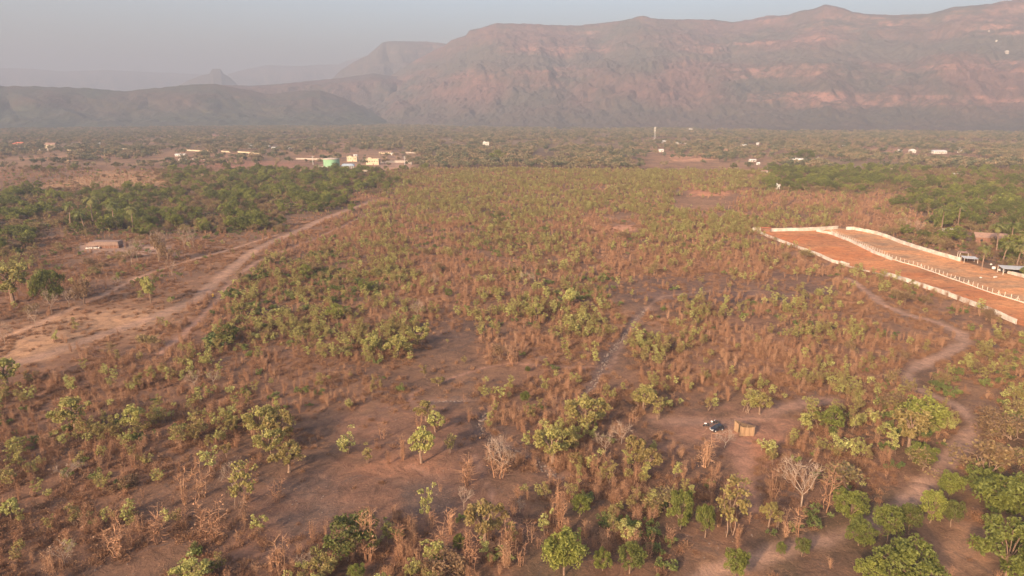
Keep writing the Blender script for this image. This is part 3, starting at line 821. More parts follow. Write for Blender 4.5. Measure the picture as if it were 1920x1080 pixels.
def both(name, gt, gc, mt, mc):
    V = np.concatenate(gt.V + gc.V); k = gt.n
    F = np.concatenate(gt.F + [f + k for f in gc.F])
    nt1, nc1 = gt.count(), gc.count()
    return mesh_np(name, V, F, [mt, mc], np.r_[np.zeros(nt1, int), np.ones(nc1, int)], np.concatenate(gt.R + gc.R))

KIND = {  # key: (thing name, category, trunk part, crown part, trunk material, crown material, maker, variants, natural height)
    'L': ('leafy_young_tree', 'young tree', 'trunk', 'crown', M['bark'], M['leaf_young'], leafy_young, 10, 4.9),
    'B': ('bare_tree', 'bare tree', 'stems', 'crown', M['twig'], M['twig'], bare_clump, 12, 4.2),
    'N': ('green_bush', 'bush', 'stems', 'leaves', M['bark'], M['leaf_bush'], bush, 6, 2.2),
    'T': ('green_tree', 'tree', 'trunk', 'crown', M['bark'], M['leaf_green'], round_tree, 8, 8.0),
    'K': ('dry_olive_tree', 'tree', 'trunk', 'crown', M['bark'], M['leaf_olive'], olive_tree, 7, 6.5),
    'P': ('pale_bare_tree', 'bare tree', 'trunk', 'crown', M['pale_wood'], M['pale_wood'], bare_spread, 5, 5.4),
    'C': ('palm_tree', 'palm', 'trunk', 'fronds', M['bark'], M['frond'], palm, 5, 9.0),
}
FORM = {}
for k, (nm, cat, tp, cp, mt, mc, fn_, nv, hh) in KIND.items():
    FORM[k] = []
    for s_ in range(nv):
        gt, gc = fn_(100 * ord(k) + s_)
        FORM[k].append((gt.data(nm + '_' + tp, [mt]), gc.data(nm + '_' + cp, [mc]), both(nm, gt, gc, mt, mc)))
FARF = []
for s_ in range(6):
    gt, gc = far_tree(7000 + s_, s_ > 3); FARF.append(both('far_tree', gt, gc, M['bark'], M['leaf_far']))
BRF = [brush(8000 + s_).data('brush_tuft', [M['brush']]) for s_ in range(6)]
gt, gc = round_tree(31337, 8, 4.4, 46, 110, .26, .85)                    # a denser crown for the big near trees
DENSE = [(gt.data('green_tree_trunk', [M['bark']]), gc.data('green_tree_crown', [M['leaf_green']]), None)]
gt, gc = round_tree(31338, 8, 4.6, 46, 110, .26, .7)
DENSE.append((gt.data('green_tree_trunk', [M['bark']]), gc.data('green_tree_crown', [M['leaf_green']]), None))
gt, gc = round_tree(31339, 5.2, 2.3, 26, 60, .22, .8)
gt2, gc2 = round_tree(31340, 5.2, 2.5, 26, 60, .22, .7)
PALE = [(gt.data('tree_trunk', [M['bark']]), gc.data('tree_crown', [M['leaf_young']]), None), (gt2.data('tree_trunk', [M['bark']]), gc2.data('tree_crown', [M['leaf_young']]), None)]

def compact_young(seed):
    rng = np.random.default_rng(seed); gt, gc = Geo(), Geo(); h = rng.uniform(2.6, 3.8)
    for k in range(4): limb(gt, stemline(rng, (0, 0, -.2), (rng.normal() * .5, rng.normal() * .5, h * .75), 4, .05), [.05, .04, .03, .02], 3)
    for k in range(13):
        d = unit(rng.normal(size=3)); c = np.array([d[0] * 1.0, d[1] * 1.0, h * .66 + d[2] * h * .26]); m_ = rng.integers(10, 20)
        leaves(gc, rng, c + unit(rng.normal(size=(m_, 3))) * rng.uniform(.2, .6, (m_, 1)), .21, 1.2, np.clip(rng.normal(.5, .28, m_), 0, 1))
    return gt, gc
def dry_shrub(seed):
    rng = np.random.default_rng(seed); g = Geo(); r_ = rng.uniform(.8, 1.5); k = 90
    D = unit(rng.normal(size=(k, 3)) + np.array([0, 0, .8])); D[:, 2] = np.abs(D[:, 2]); A = D * rng.uniform(.05, .5, (k, 1)) * r_
    mid, end, D2 = twigs(g, rng, A, D, r_ * .9, .04, .5); twigs(g, rng, mid, D2 + rng.normal(size=(k, 3)) * .8, .5, .03)
    twigs(g, rng, end, D2 + rng.normal(size=(k, 3)) * .8, .4, .026)
    leaves(g, rng, end + rng.normal(size=end.shape) * .15, .10, .3)
    return g
for s_ in range(8):
    gt, gc = compact_young(9100 + s_); FORM['L'].append((gt.data('young_tree_trunk', [M['bark']]), gc.data('young_tree_crown', [M['leaf_young']]), both('young_tree', gt, gc, M['bark'], M['leaf_young'])))
SHR = [dry_shrub(9200 + s_).data('dry_shrub', [M['twig']]) for s_ in range(6)]

# scattered masses: points carry turn, size and form; one object each
def scatter(name, forms, pts, rz, sc, label):
    if len(pts) == 0: return None
    me = bpy.data.meshes.new(name); me.vertices.add(len(pts)); me.vertices.foreach_set('co', np.asarray(pts, np.float32).ravel())
    a = me.attributes.new('turn', 'FLOAT', 'POINT'); a.data.foreach_set('value', np.asarray(rz, np.float32))
    sc = np.asarray(sc, np.float32)
    if sc.ndim == 1: sc = np.stack([sc, sc, sc], 1)
    a = me.attributes.new('size', 'FLOAT_VECTOR', 'POINT'); a.data.foreach_set('vector', sc.ravel())
    o = put(name, me); tag(o, label, kind='stuff')
    ng = bpy.data.node_groups.new(name + '_plants', 'GeometryNodeTree')
    ng.interface.new_socket('Geometry', in_out='INPUT', socket_type='NodeSocketGeometry')
    ng.interface.new_socket('Geometry', in_out='OUTPUT', socket_type='NodeSocketGeometry')
    gi, go = N(ng, 'NodeGroupInput'), N(ng, 'NodeGroupOutput')
    coll = bpy.data.collections.new(name + '_forms')
    for k, m_ in enumerate(forms):
        coll.objects.link(bpy.data.objects.new('%s_form' % name, m_))
    ci = N(ng, 'GeometryNodeCollectionInfo'); ci.inputs['Collection'].default_value = coll
    ci.inputs['Separate Children'].default_value = True; ci.inputs['Reset Children'].default_value = True
    ip = N(ng, 'GeometryNodeInstanceOnPoints'); ip.inputs['Pick Instance'].default_value = True
    rv = N(ng, 'FunctionNodeRandomValue', data_type='INT')
    rv.inputs[4].default_value = 0; rv.inputs[5].default_value = len(forms) - 1
    an = N(ng, 'GeometryNodeInputNamedAttribute', data_type='FLOAT'); an.inputs[0].default_value = 'turn'
    as_ = N(ng, 'GeometryNodeInputNamedAttribute', data_type='FLOAT_VECTOR'); as_.inputs[0].default_value = 'size'
    cx = N(ng, 'ShaderNodeCombineXYZ')
    L = ng.links
    L.new(gi.outputs[0], ip.inputs['Points']); L.new(ci.outputs[0], ip.inputs['Instance'])
    L.new(rv.outputs[2], ip.inputs['Instance Index'])
    L.new(an.outputs['Attribute'], cx.inputs[2]); L.new(cx.outputs[0], ip.inputs['Rotation']); L.new(as_.outputs['Attribute'], ip.inputs['Scale'])
    L.new(ip.outputs[0], go.inputs[0])
    md = o.modifiers.new('plants', 'NODES'); md.node_group = ng
    return o

# ------------------------------------------------------------------ landmarks that labels refer to (picture position, words)
LM = [((1395, 800), 'the open mat enclosure'), ((1338, 800), 'the dark car'), ((1500, 900), 'the big white leafless tree'),
      ((1060, 1030), 'the biggest bright green tree'), ((908, 990), 'the round pale green tree'), ((1593, 945), 'the dark round green tree'),
      ((940, 860), 'the tall pair of bare trees'), ((790, 835), 'the pale bushy tree in the clearing'), ((1098, 770), 'the pale spreading tree'),
      ((453, 920), 'the yellowish tree at the clearing edge'), ((520, 830), 'the cluster of four pale trees'), ((900, 790), 'the pale stream bed'),
      ((1820, 800), 'the bend of the winding path'), ((1790, 640), 'the upper loop of the winding path'), ((1780, 600), 'the burnt heap'),
      ((1900, 610), 'the low end of the white wall'), ((1620, 510), 'the middle of the white wall'), ((1415, 432), 'the corner of the orange field'),
      ((1575, 430), 'the gap in the back wall'), ((1860, 410), 'the houses among trees'), ((1170, 640), 'the rocky stream bed'),
      ((27, 540), 'the tall bright yellow-green tree'), ((90, 515), 'the green tree by the dry bank'), ((190, 460), 'the thatched shed'),
      ((400, 553), 'the yellow marker post'), ((300, 450), 'the tall pale trunks'), ((200, 640), 'the sandy track'), ((428, 625), 'the pale tree over the green shrub'),
      ((123, 1045), 'the white cross-shaped bare tree'), ((20, 700), 'the pale tree at the frame edge'), ((745, 655), 'the large yellow tree mid slope'),
      ((1900, 930), 'the wide dark green tree'), ((1880, 1020), 'the grey-green tree in the corner'), ((1375, 955), 'the tall olive tree'),
      ((1140, 430), 'the small orange glade'), ((985, 745), 'the small bright tree'), ((840, 620), 'the bare gap in the scrub'), ((1050, 465), 'the dark green thicket'),
      ((1380, 555), 'the burnt strip'), ((600, 550), 'the green thicket on the slope'), ((340, 370), 'the green wood on the left'), ((1590, 340), 'the tall trees on the right'),
      ((190, 405), 'the palms on the left'), ((540, 345), 'the right end of the left-hand wood'), ((60, 360), 'the far left corner of the wood'), ((1800, 390), 'the right-hand wood above the farmhouse'), ((660, 305), 'the green tank'), ((1500, 300), 'the big dark domed tree'), ((850, 390), 'the pale green slope'), ((1200, 340), 'the wide pale green wood'),
      ((730, 1000), 'the olive tree by the clearing foot'), ((250, 960), 'the little pale trees'), ((1240, 930), 'the olive thicket'), ((1670, 980), 'the trio of green trees'),
      ((1440, 1045), 'the two small green bushes'), ((620, 760), 'the dull bushes above the clearing'), ((300, 800), 'the row of pale saplings'), ((80, 870), 'the left edge thicket'),
      ((1540, 790), 'the yellow-green trees beside the path'), ((1720, 790), 'the green trees along the path'), ((1300, 660), 'the bare brown scrub'), ((960, 580), 'the yellow trees in mid scrub')]
ORD_ = ['', 'second ', 'third ', 'fourth ', 'fifth ', 'sixth ', 'seventh ', 'eighth ', 'ninth ', 'tenth ', 'eleventh ', 'twelfth ', 'thirteenth ', 'fourteenth ', 'fifteenth ', 'sixteenth ']
ORD = ORD_ + ['seventeenth ', 'eighteenth ', 'nineteenth ', 'twentieth '] + [t + '-' + o for t in ('twenty', 'thirty', 'forty') for o in
       ('first ', 'second ', 'third ', 'fourth ', 'fifth ', 'sixth ', 'seventh ', 'eighth ', 'ninth ')]
NOUN = {'L': 'pale leafy young tree', 'B': 'brown leafless stem clump', 'N': 'low green bush', 'T': 'full green tree', 'K': 'half-dry brownish tree', 'P': 'pale bare tree', 'C': 'palm tree', 'Y': 'pale leafy young tree', 'D': 'full green tree'}
GROUPS = {'L': 'pale leafy young trees in the scrub', 'B': 'bare brown trees in the scrub', 'N': 'low green bushes in the scrub', 'T': 'green trees of the woods', 'K': 'half-dry trees of the scrub',
          'P': 'pale leafless trees', 'C': 'palms', 'Y': 'pale leafy young trees in the scrub', 'D': 'green trees of the woods'}
used_rank = {}
def autolabel(kind, u, v):
    d = [math.hypot((u - p[0]), (v - p[1]) * 1.7) for p, w in LM]; k = int(np.argmin(d)); (lu, lv), w = LM[k]
    du, dv = u - lu, (v - lv) * 1.7
    rel = ('right of' if du > 0 else 'left of') if abs(du) > abs(dv) else ('in front of' if dv > 0 else 'behind')
    key = (NOUN[kind], k, rel); n = used_rank.get(key, 0); used_rank[key] = n + 1
    if n < len(ORD): return '%snearest %s %s %s' % (ORD[n], NOUN[kind], rel, w)
    return '%s farther off %s %s' % (NOUN[kind], rel, w)

rngp = np.random.default_rng(5)
def plant(kind, x, y, height=None, label=None, group=None, width=None, forms=None, small=False, var=None, noun=None):
    nm, cat, tp, cp, mt, mc, fn_, nv, hh = KIND[{'Y': 'L', 'D': 'T'}.get(kind, kind)]
    fs = forms or {'Y': PALE, 'D': DENSE}.get(kind) or FORM[kind]
    f = fs[rngp.integers(len(fs)) if var is None else var % len(fs)]
    s_ = (height / hh) if height else rngp.uniform(.75, 1.2)
    w = s_ if width is None else width
    z = float(H(x, y))
    root = empty(nm, (x, y, z), rngp.uniform(0, 2 * PI), (w, w, s_))
    put(tp, f[0], root); put(cp, f[1], root)
    tag(root, label, cat, group or GROUPS[kind])
    return root

# hand-read plants: kind, base u, base v, height px, width factor, label
HAND = [
 ('Y', 248, 810, 42, 1, None), ('L', 305, 796, 40, 1, None), ('Y', 492, 824, 54, 1, 'topmost pale leafy tree of the cluster of four above the clearing'),
 ('Y', 530, 828, 50, 1.1, 'right-hand pale leafy tree of the cluster of four'), ('Y', 508, 858, 46, 1.1, 'middle pale leafy tree of the cluster of four'),
 ('Y', 541, 886, 50, 1.15, 'lowest pale leafy tree of the cluster of four'), ('L', 397, 885, 42, 1.4, 'wide pale-topped tree left of the cluster of four'), ('L', 297, 906, 42, 1, None),
 ('L', 452, 952, 74, .95, 'tall yellowish tree on a thin crooked stem at the clearing edge'), ('L', 370, 824, 44, 1.3, None), ('L', 327, 824, 34, 1.2, None),
 ('L', 203, 982, 42, .9, None), ('L', 175, 990, 28, .9, None), ('L', 312, 985, 40, .8, None), ('L', 245, 990, 28, 1, None), ('Y', 20, 975, 30, 1, None),
 ('L', 193, 818, 24, 1.2, None), ('Y', 140, 806, 50, 1.1, None), ('L', 160, 815, 32, 1.2, None), ('Y', 33, 848, 22, 1.3, None), ('L', 77, 874, 24, 1.2, None),
 ('Y', 363, 1088, 34, 1.5, 'pale leafy tree cut by the bottom edge on the left'), ('Y', 607, 1090, 34, 1.3, None), ('Y', 437, 815, 28, .8, None), ('Y', 425, 855, 20, 1, None),
 ('Y', 798, 790, 36, 1, 'upper of two pale round saplings above the bushy clearing tree'), ('Y', 817, 810, 36, .95, 'lower of two pale round saplings above the bushy clearing tree'),
 ('Y', 790, 868, 60, .85, 'pale bushy tree standing alone on bare stems in the clearing'), ('L', 843, 852, 58, .8, 'olive-topped young tree on bare stems right of the clearing tree'),
 ('L', 690, 868, 34, 1.1, 'small yellowish tree with splayed stems at the clearing edge'), ('L', 653, 850, 40, 1.3, 'low spreading yellow-green tree at the upper left of the clearing'),
 ('L', 802, 985, 72, .5, 'thin sapling with one green tuft above bare stems'), ('Y', 908, 1022, 68, .95, 'round pale green tree with a full crown below the clearing'),
 ('L', 728, 1022, 52, .9, 'leaning olive tree by the foot of the clearing'), ('D', 985, 758, 32, .8, 'small round bright green tree above the stream bed'),
 ('Y', 1098, 812, 62, 1.25, 'pale spreading flat-topped tree in the middle scrub'), ('Y', 1035, 870, 62, 1.1, 'pale bright tree with ragged top below the spreading one'),
 ('L', 1080, 828, 38, 1.1, None), ('L', 1077, 882, 48, 1, None), ('Y', 1190, 866, 48, .8, None), ('Y', 1213, 887, 44, 1.0, 'round yellow-green tree right of the middle scrub'), ('L', 1178, 900, 30, 1.1, None),
 ('L', 1267, 902, 34, 1, None), ('L', 1008, 933, 46, .7, None), ('D', 1058, 1078, 88, 1.0, 'biggest bright green tree at the bottom of the frame'), ('D', 1087, 968, 44, 1.0, 'green bushy tree above the biggest bright tree'),
 ('L', 1022, 1002, 46, .8, None), ('L', 965, 1022, 42, .9, None), ('D', 1180, 1076, 62, .9, 'dark green tree right of the biggest bright tree'), ('D', 1130, 1070, 46, .8, None),
 ('K', 1250, 955, 52, 1.3, 'wide olive tree thicket left of the reddish path'), ('L', 655, 766, 26, 1.2, None), ('L', 700, 750, 46, .6, None), ('Y', 1207, 772, 46, 1, None), ('L', 1235, 786, 42, 1.3, None),
 ('L', 805, 1088, 28, 1.3, None), ('D', 670, 1090, 32, 1.1, None), ('D', 860, 1032, 34, .8, None), ('L', 1022, 738, 34, 1, None),
 ('D', 1593, 978, 62, 1.05, 'dark round green tree below the white leafless tree'), ('D', 1610, 1022, 52, 1.05, 'round bright green tree below the dark round one'),
 ('D', 1663, 1018, 72, .8, 'tall green tree of the trio left of the path'), ('D', 1703, 1002, 58, .8, None), ('D', 1743, 980, 66, .75, None), ('D', 1782, 988, 54, .85, None),
 ('D', 1777, 937, 56, .85, None), ('D', 1700, 1100, 86, 1.35, 'large olive green tree at the bottom right'), ('D', 1633, 1095, 52, 1.1, None), ('D', 1377, 1087, 62, .8, 'narrow green tree on the bottom path edge'),
 ('D', 1463, 1040, 26, .8, None), ('D', 1503, 1042, 36, .9, None), ('D', 1885, 1078, 104, 1.1, 'grey-green broad tree in the bottom right corner'), ('D', 1895, 980, 84, 1.5, 'wide dark green tree at the right edge'),
 ('D', 1835, 930, 54, 1.3, None), ('L', 1370, 1002, 92, .9, 'tall olive tree with reddish lower twigs'), ('D', 1275, 992, 86, .65, None), ('D', 1322, 1008, 68, .6, None), ('Y', 1440, 988, 42, .7, None), ('L', 1458, 992, 32, .8, None),
 ('P', 1502, 950, 96, 1.05, 'big white leafless tree with wide forking limbs'), ('B', 1495, 1007, 52, .9, None), ('B', 1545, 955, 80, .9, 'tall clump of bare stems right of the white leafless tree'),
 ('K', 1586, 918, 56, 1.6, 'brown dry flat-topped tree right of the white leafless tree'), ('K', 1847, 892, 76, 1.2, 'tan open-crowned tree inside the path bend'), ('B', 1447, 935, 46, .8, None), ('K', 1730, 882, 50, 1.2, None),
 ('D', 1725, 872, 44, 1.3, None), ('Y', 1705, 840, 60, 1, None), ('L', 1525, 800, 48, 1.4, 'broad yellow-green tree left of the path woods'), ('L', 1505, 805, 34, 1.3, None), ('L', 1580, 850, 44, 1.3, None),
 ('K', 1900, 825, 60, 1.3, None), ('K', 1860, 800, 40, 1.4, None), ('Y', 1425, 776, 38, 1.0, None), ('L', 1400, 774, 42, 1.2, None), ('L', 1328, 770, 36, 1, None), ('L', 1340, 768, 28, 1, None),
 ('B', 343, 920, 46, .9, None), ('B', 380, 932, 60, .8, None), ('B', 397, 1010, 56, 1.2, None), ('B', 220, 1040, 48, 1.2, None), ('B', 297, 1022, 56, 1.1, None), ('B', 520, 940, 42, .9, None),
 ('P', 123, 1062, 50, 1.1, 'white cross-shaped bare tree at the lower left'), ('B', 530, 1082, 66, .7, 'tall bare stems at the bottom edge left of centre'), ('P', 570, 1070, 36, 1.2, None), ('P', 437, 915, 56, .9, None), ('P', 127, 902, 38, 1.4, None),
 ('B', 718, 823, 38, .9, None), ('B', 755, 862, 42, .6, None), ('B', 785, 804, 32, .8, None), ('B', 877, 913, 52, 1.2, 'leafy-tipped vase-shaped clump beside the footpath'), ('P', 870, 955, 48, .9, None),
 ('P', 941, 896, 92, .75, 'taller of the two pale bare trees by the stream bed'), ('P', 925, 876, 66, .7, 'shorter of the two pale bare trees by the stream bed'), ('B', 935, 897, 60, 1.1, None), ('B', 810, 990, 38, .8, None), ('B', 847, 999, 50, .9, None), ('B', 772, 1012, 42, .8, None),
 ('B', 688, 1052, 84, .6, None), ('B', 750, 1037, 54, .6, None), ('B', 1043, 985, 78, .5, None), ('B', 1050, 988, 64, .5, None), ('P', 975, 962, 34, .8, None), ('B', 885, 1075, 70, .6, None), ('B', 948, 1035, 58, .7, None), ('B', 995, 1017, 48, .7, None), ('B', 825, 1047, 52, 1.2, None),
 ('P', 1358, 840, 40, 1.4, 'small fanned bare tree in front of the dark car'), ('B', 1322, 875, 50, 1.1, None), ('P', 1135, 850, 46, 1.2, None), ('P', 1165, 832, 50, 1.2, None),
 ('Y', 27, 570, 62, .95, 'tall bright yellow-green tree at the left edge'), ('D', 92, 568, 72, .9, 'green tree beside the dry bank on the left'), ('Y', 283, 568, 44, .6, 'small yellow tree alone on the dry slope'),
 ('K', 158, 570, 62, .75, 'tan half-dry tree beside the green bank tree'), ('Y', 428, 642, 28, 1.4, 'pale bright tree over a dark green shrub by the track'), ('N', 398, 648, 22, 1.8, 'spreading bright green shrub beside the pale track tree'), ('Y', 453, 592, 24, 1.2, None),
 ('P', 315, 487, 62, .6, 'tall pale trunk nearest the shed field'), ('P', 298, 492, 72, .6, None), ('K', 299, 492, 76, .5, 'tall tan-leaved tree among the pale trunks'), ('P', 258, 489, 50, .7, None), ('P', 247, 495, 46, .6, None), ('P', 97, 588, 50, .7, None), ('P', 67, 615, 50, .6, None), ('P', 10, 648, 50, .6, None),
 ('P', 130, 575, 38, .9, None), ('P', 347, 469, 50, .6, None), ('P', 363, 465, 46, .6, None), ('P', 323, 517, 36, .8, None), ('P', 365, 728, 40, 1.1, None), ('P', 400, 722, 34, 1.1, None), ('P', 218, 540, 30, .8, None),
 ('Y', 745, 672, 44, 1.1, 'large yellow tree on the middle slope'), ('Y', 695, 665, 32, 1.1, None), ('Y', 787, 648, 34, 1.3, None), ('D', 842, 556, 20, 1, None), ('Y', 822, 724, 16, 1.6, None), ('L', 797, 708, 26, 1, None),
 ('P', 783, 595, 40, 1.0, None), ('P', 985, 535, 36, 1.2, None), ('P', 817, 538, 34, .8, None), ('B', 960, 680, 34, 1.3, None), ('D', 989, 697, 14, 1, None), ('Y', 1005, 600, 32, 1.1, None), ('Y', 1067, 575, 34, 1.1, None),
 ('P', 1691, 440, 40, .7, 'tall pale trunk behind the curved white wall'), ('P', 1720, 443, 34, .7, None), ('K', 1690, 440, 44, .7, None),
 ('T', 1510, 303, 26, 1.5, 'big dark domed tree behind the far white sheds'), ('T', 1480, 302, 18, 1.4, 'smaller dark tree left of the big domed tree'), ('T', 932, 303, 26, 1.4, 'dark round tree on the skyline of the wood'), ('K', 1092, 312, 28, 1.2, 'brown tree standing above the pale green wood'),
 ('Y', 12, 730, 46, 1.1, 'pale tree at the left frame edge'),
 ('C', 133, 425, 38, 1, None), ('C', 175, 420, 44, 1, None), ('C', 215, 428, 42, 1, None), ('C', 160, 438, 36, 1, None), ('C', 250, 430, 36, 1, None),
 ('C', 1868, 470, 42, 1, None), ('C', 1892, 470, 44, 1, None), ('C', 1905, 505, 40, 1, None), ('C', 1840, 508, 40, 1, None), ('C', 1878, 500, 40, 1, None), ('C', 1915, 490, 46, 1, None), ('C', 1796, 422, 36, 1, None), ('C', 1765, 430, 34, 1, None),
]
KEEP = []                                                            # spots kept free of scattered plants (x, y, radius)
for kd, u, v, hp, wf, lab in HAND:
    p = at(u, v); m_ = pxm(p)
    ang = math.atan2(CAM_H - p.z, math.hypot(p.x, p.y))
    hm_ = hp * m_ / max(math.cos(ang), .5)
    hm_ *= {'D': .74, 'L': .88, 'Y': .88, 'P': .85, 'K': .85, 'T': .8}.get(kd, 1)
    wf *= {'D': .74, 'P': .8, 'Y': .95, 'B': 1.35}.get(kd, 1)
    base = KIND[{'Y': 'L', 'D': 'T'}.get(kd, kd)][8]
    plant(kd, p.x, p.y, hm_, lab or autolabel(kd, u, v - hp * .4), width=hm_ / base * wf)
    KEEP.append((p.x, p.y, 5.0 if kd == 'D' else 1.2))
for u, v, r in [(1420, 446, 8), (1450, 456, 7), (1500, 475, 6), (1345, 800, 5), (1395, 800, 6), (1372, 835, 5), (1295, 800, 7), (1445, 795, 6), (1395, 850, 4), (190, 462, 14), (400, 553, 2), (640, 307, 34), (700, 306, 26), (1500, 301, 20), (1765, 286, 18), (1810, 480, 8), (1782, 436, 12), (1858, 452, 14), (1700, 285, 10)]:
    p = at(u, v); KEEP.append((p.x, p.y, r))
KP = np.array(KEEP)

# ------------------------------------------------------------------ scattered plants, planted over the real ground
def sow(n, xlo, xhi, ylo, yhi, seed):
    r = np.random.default_rng(seed)
    return r.uniform(xlo, xhi, n), r.uniform(ylo, yhi, n), r
ALLP = [t[5] for t in TRW]
hw3 = 2.6
def clear(x, y, road=1.0, field=True):
    ok = np.ones(len(x), bool)
    for n_, l, hw, st, c, P in TRW:
        if road: ok &= seg_dist(x, y, P) > hw * (.8 if hw > 4 else 1.0) + road
    if road > .5 and len(x):
        for ti, reach in ((3, 7.0 if road > 1 else 5.0), (4, 6.0), (0, 3.0), (1, 1.5), (7, 4), (6, 3)):
            P = TRW[ti][5]; w_ = TRW[ti][2] * 1.05
            for sft in np.arange(1.5, reach + .1, 1.5): ok &= seg_dist(x, y + sft, P) > w_
    for n_, l, hw, P in STW: ok &= seg_dist(x, y, P) > hw + .3
    if field: ok &= (sdist(x, y, FIELD_IN) > 2.0) & (sdist(x, y, FIELD_OUT) > 2.5)
    if road > .5: ok &= sdist(x, y + 4.0, FIELD_IN) > 0
    for a, b, r in KP[KP[:, 2] > 3]: ok &= np.hypot(x - a, y - b) > r
    return ok
def inview(x, y, pad=60):
    u, v, d = proj(x, y, H(x, y) + 2)
    return (u > -pad) & (u < 1920 + pad) & (v < 1080 + pad)
cnt = {}
KEYS = 'LBSNTK'
near = {k: [] for k in KEYS}
for (xlo, xhi, ylo, yhi, dens) in [(-150, 190, 70, 200, .60), (-260, 330, 200, 340, .55), (-420, 420, 340, 520, .36), (-560, 560, 520, 700, .22), (-800, 800, 700, 950, .17)]:
    n = int((xhi - xlo) * (yhi - ylo) * dens * 1.0)
    x, y, r = sow(n, xlo, xhi, ylo, yhi, int(ylo))
    keep = inview(x, y, 260)
    x, y = x[keep], y[keep]
    z_ = zidx(x, y); pr = DT[z_] * 1.0                                # densities per square metre
    # patchiness: thickets and gaps inside each zone
    pt = np.clip((fbm(x / 13, y / 13, 301, 4) - .5) * 6.5 + 1, .06, 2.6)[:, None]
    pt2 = np.clip((fbm(x / 8, y / 8, 411, 3) - .5) * 5.0 + 1, .12, 2.4)[:, None]
    pr = pr * np.where(np.arange(6)[None, :] % 2 == 0, pt, pt2)
    if ylo >= 520: pr[:, 2] = 0
    cum = np.cumsum(pr, 1) / dens; q = r.uniform(0, 1, len(x))
    for k, key in enumerate(KEYS):
        s_ = (q < cum[:, k]) & (q >= (cum[:, k - 1] if k else 0))
        near[key].append(np.stack([x[s_], y[s_]], 1))
for k in KEYS:
    P = np.concatenate(near[k])
    if k in 'TK': u_, v_, d_ = proj(P[:, 0], P[:, 1]); P = P[~((v_ > 860) & (u_ > 900) & (u_ < 2000) & (rngp.uniform(size=len(P)) < .8))]
    P = P[clear(P[:, 0], P[:, 1], {'S': .35, 'T': 2.5, 'K': 1.5}.get(k, .6))]
    cnt[k] = len(P); near[k] = P
# far plain, 950 m and beyond
xf, yf, r = sow(150000, -3300, 3300, 950, 4300, 77)
kp = inview(xf, yf, 120) & (r.uniform(size=len(xf)) < 1)
xf, yf = xf[kp], yf[kp]
zf_ = zidx(xf, yf, .4)
dn = 150000 / (6600 * 3350.)
pf = (DT[zf_][:, 4] + DT[zf_][:, 5] + DT[zf_][:, 0] * .25) / dn * np.clip((fbm(xf / 70, yf / 130, 500, 4) - .5) * 6 + .85, .05, 1.9)
s_ = (r.uniform(size=len(xf)) < pf) & clear(xf, yf, 0)
FAR = np.stack([xf[s_], yf[s_]], 1)
print('PLANTS', cnt, 'far', len(FAR))

rs = np.random.default_rng(99)
for k in 'LBNTK':
    P = near[k]
    d = np.hypot(P[:, 0], P[:, 1]); P = P[np.argsort(d)]
    u, v, dep = proj(P[:, 0], P[:, 1], H(P[:, 0], P[:, 1]) + 2)
    vis = (u > -4) & (u < 1924) & (v < 1084)
    nh = sum(1 for h_ in HAND if h_[0] == k or (h_[0], k) in (('Y', 'L'), ('D', 'T')))
    take = np.flatnonzero(vis)[:298 - nh]
    for i in take:
        if k == 'T': hgt = rs.uniform(6, 9.5)
        elif k == 'L': hgt = rs.uniform(2.6, 5.2)
        elif k == 'B': hgt = rs.uniform(2.2, 4.8)
        elif k == 'N': hgt = rs.uniform(1.2, 2.6)
        else: hgt = rs.uniform(4.5, 7.5)
        plant(k, float(P[i, 0]), float(P[i, 1]), hgt, autolabel(k, u[i], v[i]))
    rest = np.ones(len(P), bool); rest[take] = False; Q_ = P[rest]
    lo, hi = {'T': (.55, 1.2), 'L': (.55, 1.05), 'B': (.45, .95), 'N': (.6, 1.2), 'K': (.7, 1.15)}[k]
    zz = H(Q_[:, 0], Q_[:, 1])
    scatter({'L': 'distant_young_trees', 'B': 'bare_scrub', 'N': 'distant_bushes', 'T': 'distant_green_woods', 'K': 'distant_dry_woods'}[k],
            [f[2] for f in FORM[k]] + (SHR * 2 if k == 'B' else []), np.c_[Q_, zz], rs.uniform(0, 6.28, len(Q_)), rs.uniform(lo, hi, len(Q_)),
            {'L': 'mass of pale leafy young trees covering the far slope', 'B': 'mass of thin leafless brown stems covering the scrubland', 'N': 'scattered low green bushes of the farther scrub',
             'T': 'dense green woods beyond the scrub', 'K': 'half-dry brownish woods beyond the scrub'}[k])
P = near['S']; zz = H(P[:, 0], P[:, 1])
sc_ = rs.uniform(.6, 1.5, len(P))
scatter('dry_undergrowth', BRF, np.c_[P, zz], rs.uniform(0, 6.28, len(P)), np.stack([sc_, sc_, sc_ * rs.uniform(.5, 1.1, len(P))], 1), 'knee-high brown dead brush and grass over the ground')
zz = H(FAR[:, 0], FAR[:, 1])
scatter('far_plain_woods', FARF, np.c_[FAR, zz], rs.uniform(0, 6.28, len(FAR)), rs.uniform(.8, 1.7, len(FAR)), 'hazy tree cover of the plain at the mountain foot')
